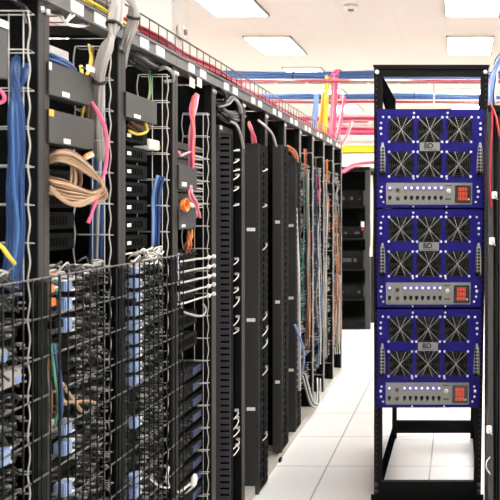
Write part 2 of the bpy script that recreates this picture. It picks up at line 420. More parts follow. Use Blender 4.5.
# tan loops
t = thing('cable_coil', 'looped bunch of tan cables bulging out below the orange-tagged plate', 'cable coil', L(76, 205, -1.05))
mb = MB()
for i in range(20):
    e = random.uniform(-1.7, 1.7); d = random.uniform(-.012, .012)
    X = -1.035 + d
    pp = [L(46, 161 + e * 2, -1.075), L(58, 156 + e * 3, X), L(72, 158 + e * 4, X + .01), L(87 + e, 168 + e * 4, X + .016), L(99 + e * 2, 179 + e * 3, X + .016),
          L(104 + 2 * e, 190 + e * 3, X + .012), L(96 + e * 4, 196 + e * 3, X), L(82 + e * 5, 193 + e * 5, X), L(68 + e * 3, 190 + e * 6, X), L(52, 186 + e * 5, X - .02), L(46, 183 + e * 5, -1.08)]
    mb.m = 1 if i % 4 == 3 else 0
    mb.tube(pp, .0034, 6, 5)
mb.build('outer_loop', [M['tan'], M['tandark']], t)
mb = MB()
for i in range(11):
    e = random.uniform(-1.6, 1.6); X = -1.05 + random.uniform(-.01, .01)
    pp = [L(58, 157 + e, X - .01), L(70, 160 + e * 2, X), L(76 + 3 * e, 170, X + .006), L(77 + 4 * e, 182, X + .006), L(73 + 4 * e, 194 + 3 * e, X), L(84 + 6 * e, 200 + 2 * e, X + .006), L(98 + 2 * e, 196 + 2 * e, X + .01)]
    mb.m = i % 2
    mb.tube(pp, .0032, 6, 5)
mb.build('inner_loop', [M['tan'], M['tandark']], t)
mb = MB()
for i in range(3):
    mb.tube([L(50, 186 + 2 * i, -1.05), L(62, 198 + i, -1.03), L(72, 203 + i, -1.025), L(84, 201 + 2 * i, -1.025), L(100, 193 + i, -1.03)], .0038, 6, 5)
mb.build('hanging_loop', M['tan'], t)
MB().lathe(L(49, 158.5, -1.068), (.3, 1, .1), [(0, .02), (.012, .02)], 14).build('cable_tie', M['blackc'], t)
bundle('cable', 'orange plug end at the upper right of the tan loops', [L(84, 158, -1.04), L(88, 156, -1.03), L(92, 154, -1.03)], .003, ['orange', 'cream'], 4, .006, cat='cable')

# thick grey bundles coming down from the tray
bundle('grey_cable_bundle', 'thick grey cable bundle dropping from the tray down past the charcoal plates',
       [L(121, -22, -1.2), L(119, -8, -1.06), L(117, 8, -1.015), L(114, 25, -1.0), L(108, 45, -1.005), L(102, 62, -1.02), L(98.5, 80, -1.04), L(98, 100, -1.06), L(97, 125, -1.09), L(99, 160, -1.12)],
       .0165, ['grey'], 22, .0052, ties=2, jitter=.5)
bundle('grey_cable_bundle', 'grey cable bundle arching off the tray over the second rack post',
       [L(116, -10, -1.2), L(121, -10, -1.06), L(129, -2, -1.0), L(134, 10, -.99), L(133, 24, -1.0), L(128, 38, -1.02), L(124, 52, -1.07), L(122, 66, -1.12)],
       .014, ['grey'], 16, .0052, ties=1, jitter=.5)
bundle('grey_cable_bundle', 'pile of grey cables on the tray beside the two grey drops',
       [L(60, -16, -1.2), L(80, -7, -1.12), L(95, 0, -1.1), L(104, 4, -1.1), L(112, 2, -1.12), L(118, -8, -1.16)], .016, ['grey', 'grey', 'darkgrey'], 14, .0055)

# black hoses and loops under the top rail
bundle('hose', 'white looped wires tucked under the rail above the upper charcoal plate',
       [L(50, 12, -1.12), L(60, 16, -1.07), L(66, 22, -1.05), L(72, 15, -1.05), L(66, 23, -1.045), L(78, 26, -1.05), L(89, 24, -1.08)], .006, ['white'], 3, .0028, cat='wires')
bundle('hose', 'black and grey hose curling beside the left edge post', [L(8, -4, -1.15), L(16, 2, -1.1), L(24, 8, -1.08), L(28, 18, -1.08), L(29, 26, -1.1)], .004, ['blackc', 'grey'], 3, .006, cat='hose')
bundle('hose', 'fat black hose slung under the rail of the second rack', [L(127, 52, -1.12), L(135, 58, -1.09), L(145, 64, -1.09), L(155, 68, -1.1), L(166, 66, -1.12)], .026, ['blackc', 'inner' if False else 'darkgrey', 'blackc'], 12, .008, cat='hose')
bundle('hose', 'thin grey loop of hose reaching the third post', [L(158, 70, -1.08), L(166, 68, -1.04), L(172, 73, -1.035), L(173, 80, -1.05), L(164, 82, -1.08)], .003, ['grey'], 2, .005, cat='hose')
bundle('hose', 'black hose coil under the rail of the slotted manager rack', [L(212, 88, -1.1), L(220, 89, -1.04), L(226, 95, -1.02), L(224, 103, -1.03), L(214, 103, -1.07), L(206, 99, -1.1)], .004, ['blackc'], 4, .006, cat='hose')
bundle('hose', 'bright grey hose bend between the fourth rack rail and the labelled covers', [L(218, 106, -1.06), L(228, 103, -1.03), L(233, 98, -1.02), L(239, 104, -1.03), L(241, 112, -1.05)], .004, ['grey', 'darkgrey'], 3, .007, cat='hose')
bundle('hose', 'fat black hose sagging behind the slotted vertical manager', [L(219, 112, -1.12), L(225, 117, -1.1), L(232, 118, -1.1), L(240, 113, -1.12)], .03, ['blackc', 'darkgrey'], 10, .008, cat='hose')
bundle('hose', 'white hose arching down to the second labelled cover', [L(258, 120, -1.06), L(264, 125, -1.03), L(272, 134, -1.02), L(276, 146, -1.03)], .003, ['white', 'grey'], 2, .006, cat='hose')
bundle('hose', 'white hose arching down to the widest labelled cover', [L(230, 122, -1.06), L(236, 125, -1.04), L(240, 134, -1.03), L(243, 148, -1.04)], .003, ['grey'], 2, .006, cat='hose')
bundle('cable_bundle', 'pink and yellow cables above the widest labelled cover', [L(250, 124, -1.1), L(252, 130, -1.06), L(253, 138, -1.06), L(254, 146, -1.08)], .014, ['pink', 'yellow', 'pink'], 7, .005)
bundle('cable_bundle', 'orange cables above the third labelled cover', [L(288, 147, -1.08), L(292, 150, -1.05), L(295, 155, -1.05), L(296, 163, -1.07)], .014, ['orange', 'copper'], 7, .006)
for (a, b_, nm) in ((190, 197, 'nearer'), (197.5, 204, 'farther')):
    t = thing('hanging_tag', '%s of two cream tags hanging above the straight pink cables' % nm, 'tag', L((a + b_) / 2, 80, -1.05))
    y0, y1 = LY(a, -1.05), LY(b_ - 2, -1.05); z = L(a, 80, -1.05).z
    MB().rbox(-1.053, -1.05, y0, y1, z - .025, z + .012, .001).build('tag_card', M['cream'], t)
    MB().rod((-1.0515, (y0 + y1) / 2, z + .012), (-1.08, (y0 + y1) / 2, z + .04), .0015, 5).build('tag_string', M['white'], t)
t = thing('white_box', 'small white box above the upper charcoal plate beside the left post', 'box', L(57, 57, -1.12))
p0, p1 = L(50, 57, -1.12), L(69, 57, -1.12)
MB().rbox(-1.2, -1.12, p0.y, p1.y, p0.z + .002, p0.z + .034, .002).build('box_body', M['tag'], t)
MB().box(-1.1195, -1.119, p0.y + .01, p0.y + .03, p0.z + .006, p0.z + .012).build('box_tab', M['grey'], t)
MB().box(-1.2, -1.118, p0.y - .02, p1.y + .03, p0.z - .002, p0.z + .002).build('shelf_lip', M['black'], t)

# ------------------------------------------------------------------ equipment
def silver_bits(mb, y0, y1, z0, z1, X, n, d=.012):
    for i in range(n):
        y = random.uniform(y0, y1); z = random.uniform(z0, z1); s = random.uniform(.002, .006)
        mb.box(X, X + random.uniform(.002, d), y, y + s * random.uniform(.8, 2.), z, z + s)

def switch_proto(y0, w, h, seed, plug=(.085, .15), bright=True, label=''):
    """one slim switch: chassis, faceplate, ports, cords and a pale blue plug"""
    random.seed(seed)
    X = -1.10
    t = thing('network_switch', label, 'network switch', (X, y0, 0))
    MB().rbox(XB + .12, X - .004, y0, y0 + w, .002, h - .002, .002).build('chassis', M['black'], t)
    MB().box(X - .004, X, y0 - .004, y0 + w + .004, .003, h - .003).build('faceplate', M['black'], t)
    mb = MB()
    for r in range(2):
        for i in range(16):
            y = y0 + .165 + i * (w - .18) / 16
            mb.box(X, X + .004, y, y + .007, .008 + r * (h - .016) / 2, .008 + r * (h - .016) / 2 + (h - .016) / 2 - .006)
    mb.build('port_row', M['dull'], t)
    mb = MB(); silver_bits(mb, y0 + .15, y0 + w, .004, h - .008, X + .012, 24, .024); mb.build('plug_tips', M['silver'], t)
    if plug:
        a, b_ = plug
        MB().rbox(X, X + .035, y0 + a, y0 + a + (b_ - a) * .62, h * .2, h * .86, .003).build('blue_plug', M['paleblue'], t)
        mb = MB(); mb.box(X, X + .03, y0 + a + (b_ - a) * .64, y0 + b_, .008, .013).box(X, X + .03, y0 + a + (b_ - a) * .64, y0 + b_, h - .018, h - .012)
        mb.box(X, X + .03, y0 + a + (b_ - a) * .64, y0 + a + (b_ - a) * .74, .008, h - .012); mb.build('white_latch', M['white'], t)
    mb = MB()
    for i in range(12):
        y = y0 + random.uniform(.16, w - .06); z = random.uniform(.008, h - .008)
        l = random.uniform(.03, .09); o = random.uniform(.02, .042)
        mb.m = random.choice([0, 0, 0, 0, 0, 1])
        mb.tube([(X, y, z), (X + o * .8, y + l * .2, z + random.uniform(-.004, .008)), (X + o, y + l * .6, z - random.uniform(0, .02)), (X + o * .4, y + l, z - random.uniform(.0, .04))], .0026, 5, 3)
    mb.build('patch_cords', [M['blackc'], M['dull']], t)
    mb = MB()
    for i in range(4):
        z = random.uniform(.01, h - .01); y = y0 + random.uniform(.01, .05)
        mb.tube([(X, y, z), (X + .015, y + .01, z), (X + .02, y + .03, z - .006), (X + .006, y + .05, z - .01)], .0025, 5, 3)
    mb.build('left_cord', M['dull'], t)
    return t

def stack(k, y_off, w, pitch, ztop, n, seed, noplug, where, plug=(.085, .15)):
    protos = {}
    y0 = YK(k) + y_off
    for i in range(n):
        hp = i not in noplug
        key = (hp, i % 3)
        lab = 'slim switch %s, %s %s' % ('with pale blue plug' if hp else 'without blue plug', 'first down' if i == 0 else ORD[i] + ' down', where)
        z = ztop - (i + 1) * pitch
        if z < .06: break
        g = 'slim switches ' + where
        if key not in protos:
            t = switch_proto(y0, w, pitch, seed + i, plug if hp else None)
            t['label'] = lab; t['group'] = g; t.location.z = z
            protos[key] = t
        else:
            t = protos[key]; dup(t, (t.location.x, t.location.y, z), lab, g)
    random.seed(seed)
stack(0, .03, .36, .06, 1.30, 20, 100, set(range(0, 6)) | {7, 8, 9, 11, 12, 13, 15, 16, 17, 18}, 'behind the mesh at the left edge', (.24, .3))
stack(1, .01, .37, .056, 1.318, 22, 200, {3, 4, 5, 6, 9, 11, 12, 13, 15, 16, 18, 19}, 'behind the mesh below the tan loops')
stack(2, .01, .37, .0465, 1.318, 27, 300, {9, 10, 12, 13, 14, 17, 18, 19, 21, 23, 24}, 'behind the second mesh panel')

# heap of grey cords on top of the mesh-height gear
for (k, mats_, lab) in ((0, ['dull', 'darkgrey', 'silver'], 'untidy heap of grey cords at mesh height by the left edge'),
                        (1, ['grey', 'dull', 'silver'], 'untidy heap of grey cords just below the tan loops'),
                        (2, ['cream', 'grey', 'white'], 'untidy heap of cream cords at the top of the second mesh panel')):
    mb = MB(); Yb = YK(k)
    for i in range(34):
        y = Yb + random.uniform(.0, .3); z = 1.32 + random.uniform(-.012, .03); x = -1.075
        mb.m = i % 3
        mb.tube([(x, y, z), (x + random.uniform(0, .02), y + .02, z + random.uniform(-.01, .02)), (x + random.uniform(0, .02), y + .05, z + random.uniform(-.02, .015)), (x - .01, y + .08, z - .015)], .003, 5, 3)
    tag(mb.build('cord_heap', [M[q] for q in mats_]), lab, 'cords')

# orange connector strip and coloured wires behind the mesh
t = thing('connector_strip', 'upright strip of orange connectors behind the mesh below the tan loops', 'connector strip', L(53, 308, -1.07))
for i, yy in enumerate((274, 289, 303)):
    p, q = L(50.5, yy, -1.066), L(56.5, yy, -1.066)
    MB().rbox(-1.09, -1.066, p.y, q.y, p.z - .011, p.z + .011, .002).build('orange_connector', M['orange'], t)
p, q = L(50, 309, -1.075), L(58, 309, -1.075)
MB().box(-1.1, -1.078, p.y, q.y, p.z - .01, L(50, 269, -1.075).z).build('strip_backing', M['inner'], t)
mb = MB()
for i in range(6):
    mb.m = i % 3
    zz = L(53, 281 + i * 3, -1.066).z
    mb.tube([(-1.08, p.y + .002, zz), (-1.064, (p.y + q.y) / 2 - .01, zz + .006), (-1.064, (p.y + q.y) / 2 + .01, zz - .004), (-1.08, q.y, zz - .012)], .0035, 5, 4)
mb.build('strip_wire', [M['white'], M['green'], M['blue']], t)
bundle('cable_bundle', 'red, blue and green wires running down behind the first mesh panel', [L(50, 345, -1.06), L(52, 365, -1.05), L(54, 385, -1.05), L(55, 405, -1.05), L(53, 425, -1.06)], .018, ['blue', 'green', 'blue', 'copper', 'grey'], 9, .0035)
bundle('cable', 'copper cable slanting down behind the mesh beside the coloured wires', [L(62, 383, -1.055), L(70, 395, -1.05), L(79, 408, -1.05), L(84, 412, -1.06)], .002, ['tan'], 2, .0045, cat='cable')
bundle('cable', 'copper cable lying level behind the mesh below the slanting one', [L(60, 402, -1.055), L(72, 402, -1.05), L(86, 401, -1.05), L(95, 403, -1.06)], .002, ['tan'], 2, .0045, cat='cable')
bundle('cable', 'short copper cable crossing behind the mesh near the green wires', [L(60, 395, -1.055), L(66, 404, -1.052), L(72, 402, -1.06)], .002, ['tan'], 2, .004, cat='cable')
t = thing('tan_box', 'small pale box behind the mesh under the copper cables', 'box', L(54, 430, -1.07))
p, q = L(51, 428, -1.06), L(58, 428, -1.06); MB().rbox(-1.1, -1.06, p.y, q.y, p.z - .016, p.z + .014, .004).build('box_body', M['cream'], t)
MB().box(-1.0598, -1.059, p.y + .006, q.y - .006, p.z - .006, p.z + .004).build('box_window', M['dull'], t)
# grey modules and cords behind the left-edge mesh
for i, (a, b_, y0, y1, w) in enumerate(((-4, 22, 370, 388, 'upper'), (-6, 8, 350, 364, 'small topmost'))):
    t = thing('grey_module', '%s grey module behind the mesh at the left edge' % w, 'module', L(max(a, 1), y1, -1.07))
    p, q = L(a, y0, -1.066), L(b_, y1, -1.066); zz = sorted((L((a + b_) / 2, y0, -1.066).z, L((a + b_) / 2, y1, -1.066).z))
    MB().rbox(-1.095, -1.066, p.y, q.y, zz[0], zz[1], .003).build('module_body', M['grey'], t)
    MB().box(-1.066, -1.064, q.y - .03, q.y - .006, zz[0] + .006, zz[0] + .02).build('module_label', M['lightblue'], t)
bundle('cable_bundle', 'white cords knotted at the foot of the second mesh panel', [L(150, 478, -1.07), L(158, 486, -1.05), L(168, 488, -1.05), L(166, 478, -1.05), L(170, 466, -1.06), L(176, 492, -1.05), L(186, 488, -1.05), L(193, 482, -1.05)], .006, ['white', 'grey', 'white'], 3, .0032, jitter=3)

# mesh panels in front of the lower racks
def mesh_panel(y0, y1, label):
    X = -1.032; z0, z1 = .04, 1.325
    t = thing('mesh_screen', label, 'mesh screen', (X, (y0 + y1) / 2, z0), 'black wire mesh panels')
    mb = MB(); n = int((y1 - y0) / .0405)
    for i in range(n + 1):
        y = y0 + i * (y1 - y0) / n
        mb.rod((X, y, z0), (X, y, z1), .0021, 6)
    mb.build('upright_wire', M['meshblack'], t)
    mb = MB(); nz = 13
    for i in range(nz + 1):
        z = z1 - i * (z1 - z0) / nz
        mb.rod((X - .004, y0, z), (X - .004, y1, z), .0026, 6)
    mb.build('cross_wire', M['meshgrey'], t)
    for y in (y0 + .01, y1 - .01):
        for z in (.3, 1.2):
            MB().box(X - .022, X, y - .008, y + .008, z - .01, z + .01).build('mounting_clip', M['meshblack'], t)
    MB().rbox(-1.057, -1.042, y1 - .088, y1 - .034, z0 - .02, z1 - .01, .004).build('post_dark_strip', M['rail'], t)  # dark strip added to blacken the lower post face
mesh_panel(YK(0), YK(1) - .006, 'black wire mesh panel in front of the left edge rack')
mesh_panel(YK(1), YK(2) - .006, 'black wire mesh panel in front of the orange connectors below the tan loops')
mesh_panel(YK(2), YK(3) - .02, 'black wire mesh panel in front of the column of pale blue plugs')

# B1/B2 dark servers between plates and mesh
def server(y0, w, z0, h, label, group, vents=True, X=-1.13, led=None):
    t = thing('server_unit', label, 'server', (X, y0 + w / 2, z0), group)
    MB().rbox(XB + .1, X - .006, y0, y0 + w, z0, z0 + h, .002).build('chassis', M['black'], t)
    mb = MB(); mb.box(X - .006, X, y0 - .004, y0 + w + .004, z0 + .002, z0 + h - .002); mb.build('faceplate', M['black'], t)
    mb = MB()
    for i in range(12):
        y = y0 + .02 + i * (w - .05) / 12
        mb.box(X, X + .0015, y, y + (w - .05) / 22, z0 + h * .25, z0 + h * .75)
    mb.build('vent_grille', M['inner'], t)
    if led:
        MB().box(X, X + .003, y0 + .098, y0 + .13, z0 + h * .35, z0 + h * .6).build('status_tag', M[led], t)
    return t
for i, z in enumerate((1.62, 1.56, 1.50, 1.44, 1.38)):
    server(YK(1) + .006, .27, z, .048, '%s black server behind the tan loops, between plate and mesh' % nth(i), 'black servers behind the tan loops', led=None)
for i, z in enumerate((1.72, 1.66, 1.6, 1.54, 1.48, 1.42, 1.36)):
    server(YK(2) + .006, .27, z, .048, '%s black server between the second rack plate and the mesh' % nth(i), 'black servers with white end tags', X=-1.1, led='white')
t = thing('white_module', 'white module box inside the wire guide under the second rack plate', 'module', L(157, 152, -1.13))
p, q = L(150, 142, -1.1), L(160, 142, -1.1); MB().rbox(-1.16, -1.1, p.y, q.y, p.z - .025, p.z + .012, .003).build('module_body', M['white'], t)
MB().box(-1.1, -1.098, q.y - .014, q.y - .004, p.z - .02, p.z - .004).build('module_port', M['yellow'], t)
# rack 3: stacked white switches behind guide
for i in range(8):
    z = 1.735 - i * .034
    t = thing('white_switch', '%s white-fronted switch right of the straight pink cables' % nth(i), 'network switch', (-1.11, YK(3) + .2, z), 'white-fronted switches in the pink cable rack')
    MB().rbox(-1.4, -1.11, YK(3) + .13, YK(3) + .43, z, z + .028, .002).build('chassis', M['dull'], t)
    MB().box(-1.11, -1.1, YK(3) + .31, YK(3) + .425, z + .004, z + .020).build('white_front', M['white' if i % 3 else 'grey'], t)
    mb = MB()
    for j in range(5):
        mb.box(-1.1, -1.098, YK(3) + .32 + j * .02, YK(3) + .33 + j * .02, z + .007, z + .015)
    mb.build('port_row', M['black'], t)
# rack 3: five silver bars
for i in range(5):
    py = 262 + i * 10.6
    p = L(178.5, py, -1.05)
    t = thing('patch_bay', '%s of five patch panels with a silver bar across the front' % nth(i), 'patch panel', (-1.07, p.y + .1, p.z - .02), 'patch panels with silver bars')
    MB().rbox(-1.2, -1.085, p.y, p.y + .3, p.z - .004, p.z + .034, .002).build('panel_body', M['black'], t)
    b1 = MB(); b1.tube([(-1.075, p.y + .004, p.z), (-1.045, p.y + .02, p.z), (-1.035, p.y + .16, p.z + .001), (-1.045, p.y + .24, p.z - .003), (-1.04, p.y + .33, p.z - .004), (-1.035, p.y + .40, p.z + .002)], .0042, 8, 4)
    b1.build('silver_bar', M['wire'], t)
    b1 = MB()
    for yy in (.33, .40):
        b1.lathe((-1.047, p.y + yy, p.z - .003), (1, 0, 0), [(0, .004), (.004, .009), (.012, .009), (.016, .004)], 10)
    b1.build('bar_knob', M['white'], t)
    MB().box(-1.085, -1.06, p.y + .006, p.y + .028, p.z + .006, p.z + .03).build('blue_plug', M['paleblue' if i < 2 else 'dull'], t)
    MB().box(-1.085, -1.066, p.y + .034, p.y + .06, p.z + .008, p.z + .03).build('white_plug', M['white'], t)
    mb = MB(); silver_bits(mb, p.y + .07, p.y + .28, p.z + .006, p.z + .03, -1.085, 26, .02); mb.build('port_row', M['dull'], t)
bundle('hose', 'grey cord drooping just below the five silver bars', [L(183, 312, -1.06), L(192, 315, -1.04), L(202, 316, -1.03), L(206, 310, -1.03), L(203, 304, -1.04)], .002, ['grey'], 2, .004, cat='cord')
for i in range(3):
    z = (.62, .98, .82)[i]
server(YK(3) + .01, .3, 1.02, .06, 'upper dark server below the five silver bars', 'dark servers below the silver bars', X=-1.09)
server(YK(3) + .01, .3, .93, .06, 'lower dark server below the five silver bars', 'dark servers below the silver bars', X=-1.09)
for i in range(11):
    z = .80 - i * .065
    t = thing('blue_fronted_module', '%s dark blue module in the stack below the five silver bars' % nth(i), 'module', (-1.1, YK(3) + .2, z), 'dark blue modules below the silver bars')
    MB().rbox(-1.35, -1.1, YK(3) + .04, YK(3) + .42, z, z + .05, .003).build('module_body', M['black'], t)
    MB().box(-1.1, -1.092, YK(3) + .27, YK(3) + .38, z + .012, z + .038).build('blue_front', M['navy'], t)
    mb = MB(); silver_bits(mb, YK(3) + .05, YK(3) + .25, z + .008, z + .04, -1.1, 10, .014); mb.build('plug_tips', M['dull'], t)
t = thing('cable_plug', 'white plug resting at the foot of the blue module stack', 'plug', L(193, 484, -1.05))
p = L(193, 482, -1.04); MB().lathe(p + Vector((0, 0, -.02)), (.1, .2, 1), [(0, .006), (.01, .012), (.035, .013), (.05, .006)], 12).build('plug_body', M['white'], t)
MB().rod(p + Vector((0, 0, -.02)), p + Vector((-.02, -.03, -.035)), .004, 6).build('plug_cord', M['grey'], t)

# vertical cable managers standing proud of the row
def slot_manager():
    x0, x1, y0 = -1.125, -1.052, 3.70
    t = thing('cable_manager', 'tall charcoal cable manager with rows of horizontal slots', 'cable manager', (-1.09, y0 + .03, 0), 'tall vertical cable managers')
    zt = 1.856
    mb = MB()                                          # face towards the viewer, cut by slots
    pitch = .0295; n = int((zt - .04) / pitch)
    xa, xb = x0 + .024, x1 - .006
    mb.box(x0, xa, y0, y0 + .004, .03, zt).box(xb, x1, y0, y0 + .004, .03, zt)
    for i in range(n + 1):
        z = .03 + i * pitch
        mb.box(xa, xb, y0, y0 + .004, z, min(z + pitch - .0105, zt))
    mb.build('slotted_face', M['slotface'], t)
    MB().box(x0 + .004, x1 - .004, y0 + .02, y0 + .06, .03, zt - .01).build('rear_wall', M['inner'], t)
    MB().box(x0, x1, y0, y0 + .09, 0, .03).build('foot', M['black'], t)
slot_manager()
def cover_manager(pxs, Y, zt, label, labs, zb=.004, comb=.21):
    x0, x1 = (pxs[0] - CX) * Y / F, (pxs[1] - CX) * Y / F
    t = thing('cable_manager', label, 'cable manager', ((x0 + x1) / 2, Y + .03, 0), 'tall vertical cable managers')
    MB().rbox(x0, x1, Y, Y + .014, zb, zt, .004).build('cover', M['cover'], t)
    mb = MB(); n = int((zt - zb) / .04)
    mb.box(x1 - .012, x1 - .008, Y + .014, Y + .014 + comb, zb, zt)
    for i in range(n):
        z = zb + .01 + i * .04
        for q in range(2):
            yq = Y + .016 + q * comb / 2
            mb.box(x1 - .008, x1 - .002, yq, yq + comb / 2 - .02, z, z + .024)
    mb.build('finger_comb', M['inner'], t)
    for z in labs:
        w = x1 - x0
        MB().rbox(x0 + w * .28, x0 + w * .78, Y - .0025, Y, z - .009, z + .009, .001).build('label_holder', M['tag'], t)
    MB().box(x0 + .01, x1 - .012, Y + .014, Y + .06, 0, .02).build('foot', M['black'], t)
    MB().box(x0 + .002, x0 + .006, Y + .014, Y + .05, zb, zt - .02).build('inner_wall', M['inner'], t)
cover_manager((242, 259), 4.17, 1.838, 'widest and nearest dark cable manager cover with three white labels', [CH + (CY - q) * 4.17 / F for q in (229.5, 320, 409)])
cover_manager((272.5, 282), 4.70, 1.872, 'second dark cable manager cover with three white labels', [CH + (CY - q) * 4.7 / F for q in (222, 302, 382)], .06, .2)
cover_manager((285.5, 296), 5.17, 1.84, 'third and farthest dark cable manager cover with white labels', [CH + (CY - q) * 5.17 / F for q in (225.5, 298, 370, 439)], .05, .18)

# white cords that curl out beside the covers
random.seed(21)
for (px, ys, lab, g) in ((235, (150, 161, 170, 177, 189, 205, 262, 278, 291, 303, 322, 332, 416, 425, 434, 446, 452), 'white patch cord curling out right of the slotted manager', 'white cords by the slotted manager'),
                         (264, (170, 206, 247, 317, 332, 345, 372, 438), 'white patch cord curling out right of the widest labelled cover', 'white cords by the widest cover')):
    for i, yy in enumerate(ys):
        XW = -1.068 if px < 250 else -1.033
        Y = LY(px, XW); z = L(px, yy, XW).z
        s = random.uniform(.004, .016); l = random.uniform(.7, 1.1)
        mb = MB(); mb.tube([(XW, Y - .03 * l, z - s), (XW + .006, Y + .01 * l, z - s * .2), (XW + .006, Y + .05 * l, z + s * .8), (XW - .02, Y + .09 * l, z + s)], .003, 6, 4)
        o = mb.build('white_cable', M['white'])
        tag(o, '%s, %s' % (lab, nth(i)), 'cable', g)
        MB().rbox(XW - .022, XW - .002, Y + .09 * l - .006, Y + .09 * l + .012, z + s - .006, z + s + .006, .002).build('plug', M['grey'], o)

# dark equipment deeper in racks 4 to 7 and the far racks
random.seed(33)
def quiet(k, y_off, w, zs, h, lab, g, X=-1.14):
    for i, z in enumerate(zs):
        server(YK(k) + y_off, w, z, h, '%s %s' % (nth(i), lab), g, X=X)
for k, w in ((4, 'behind the slotted manager'), (5, 'behind the widest labelled cover'), (6, 'behind the second labelled cover'), (7, 'behind the third labelled cover')):
    quiet(k, .03, .38, [1.62 - .16 * i for i in range(10)], .13, 'black server %s' % w, 'black servers ' + w, X=-1.17)
t = thing('switch_box', 'dark box with a white corner above the slotted manager', 'box', L(226, 128, -1.12))
p, q = L(219, 118, -1.1), L(233, 118, -1.1); MB().rbox(-1.22, -1.1, p.y, q.y, p.z - .09, p.z - .03, .003).build('box_body', M['cover'], t)
MB().box(-1.1, -1.098, p.y + .01, p.y + .05, p.z - .05, p.z - .032).build('box_label', M['tag'], t)
def far_cables(k, items):
    for (off, z0, z1, mats_, n, wd, lab) in items:
        y = YK(k) + off; zs = [z1 - (z1 - z0) * i / 5 for i in range(6)]
        bundle('cable_bundle', lab, [(-1.068 + random.uniform(-.008, .008), y + random.uniform(-.03, .03), z) for z in zs], wd * 1.2, mats_, max(3, n - 3), .0042, jitter=2)
far_cables(8, [(.16, .7, 1.75, ['teal', 'brown', 'grey', 'darkgrey'], 8, .022, 'teal and brown mixed cables in the first far rack past the labelled covers'),
               (.3, .5, 1.92, ['brown', 'copper', 'darkgrey'], 8, .022, 'brown cables beside the teal cables past the labelled covers')])
far_cables(9, [(.14, .6, 1.8, ['blue', 'grey', 'darkgrey', 'navy'], 8, .022, 'blue and white cables in the second far rack'),
               (.3, .3, 1.5, ['grey', 'lightblue', 'white'], 7, .02, 'grey and light blue cables in the second far rack'),
               (.2, 1.55, 1.75, ['pink'], 4, .014, 'short pink cables in the second far rack')])
far_cables(10, [(.12, .3, 1.7, ['grey', 'darkgrey', 'cream'], 8, .022, 'pale grey cables in the last but one far rack'),
                (.25, 1.3, 1.9, ['copper', 'orange'], 7, .022, 'copper cables at the top of the last but one far rack')])
far_cables(11, [(.22, .3, 1.45, ['copper', 'tan', 'brown'], 8, .03, 'orange-brown cables hanging in the last rack of the row'),
                (.3, .2, .9, ['white', 'cream'], 6, .02, 'white cables at the foot of the last rack'),
                (.2, 1.45, 1.75, ['grey'], 6, .022, 'pale cables near the top of the last rack')])
for k in (8, 9, 10, 11):
    w = {8: 'first', 9: 'second', 10: 'third', 11: 'last'}[k]
    for i in range(9):
        z = 1.7 - i * .18
        t = server(YK(k) + .03, .4, z, .12, '%s black server in the %s far rack past the covers' % (nth(i), w), 'black servers in the far racks', X=-1.09)
        mb = MB(); silver_bits(mb, YK(k) + .05, YK(k) + .4, z + .01, z + .11, -1.09, 40, .025); mb.build('plug_tips', M['silver'], t)
bundle('cable_bundle', 'grey cords spilling onto the floor edge by the second far rack', [(-1.06, YK(8) + .1, .35), (-1.03, YK(8) + .2, .15), (-1.02, YK(8) + .35, .08), (-1.03, YK(9) + .05, .07), (-1.06, YK(9) + .2, .2)], .02, ['grey', 'white', 'darkgrey'], 9, .005)
bundle('cable_bundle', 'blue cord drooping low beside the third labelled cover', [(-1.05, YK(7) + .2, .75), (-1.02, YK(7) + .28, .62), (-1.02, YK(7) + .36, .5), (-1.05, YK(7) + .4, .38)], .005, ['lightblue'], 3, .006)
bundle('cable_bundle', 'grey cords hanging beside the third labelled cover', [(-1.06, YK(7) + .3, 1.5), (-1.05, YK(7) + .32, 1.1), (-1.05, YK(7) + .33, .7), (-1.05, YK(7) + .34, .3)], .025, ['grey', 'dull', 'white', 'darkgrey'], 9, .005)
MBe = MB().box(XB, XF, YK(12) - .026, YK(12) + .004, .0, 2.077)
o = MBe.build('row_end_cladding', M['black']); tag(o, 'black end panel closing the far end of the long rack row', 'end cladding')

# ------------------------------------------------------------------ basket tray on top of the row with its cables
ty0, ty1 = YK(0), YK(12)
t = thing('basket_tray', 'black wire basket tray running along the top of the rack row', 'cable tray', (-1.25, (ty0 + ty1) / 2, 2.077))
zb, zt2 = 2.085, 2.155
n = int((ty1 - ty0) / .083)
for (X, nm) in ((XF - .01, 'guard_rail'), (-1.45, 'rear_guard_rail')):
    mb = MB()
    for i in range(n + 1):
        y = ty0 + i * (ty1 - ty0) / n
        mb.rod((X, y, zb), (X, y, zt2), .0022, 5)
    mb.rod((X, ty0, zt2), (X, ty1, zt2), .003, 6).rod((X, ty0, zb + .003), (X, ty1, zb + .003), .003, 6)
    mb.build(nm, M['darkgrey'], t)
mb = MB()
for i in range(n + 1):
    y = ty0 + i * (ty1 - ty0) / n
    mb.rod((-1.45, y, zb), (XF - .01, y, zb), .0022, 5)
mb.build('cross_wire', M['darkgrey'], t)
mb = MB()
for i in range(7):
    y = ty0 + .2 + i * .9
    mb.box(-1.44, XF - .02, y, y + .02, 2.077, zb - .002)
mb.build('tray_bracket', M['black'], t)
random.seed(55)
def along(name, label, x, z, mats_, n_, w, a, b_, r=.005):
    pts = []
    m_ = int((b_ - a) / .35) + 2
    for i in range(m_):
        pts.append((x + random.uniform(-.015, .015), a + (b_ - a) * i / (m_ - 1), z + random.uniform(-.004, .006)))
    return bundle(name, label, pts, w, mats_, n_, r, jitter=2., sub=3)
along('tray_cables', 'red cables lying along the front of the basket tray', XF - .06, 2.118, ['red', 'red', 'pink', 'red', 'red', 'palepink'], 13, .02, YK(1) + .2, YK(12) - .05)
along('tray_cables', 'pink cables lying along the middle of the basket tray', -1.22, 2.112, ['pink', 'palepink', 'red'], 14, .022, YK(2), YK(12))
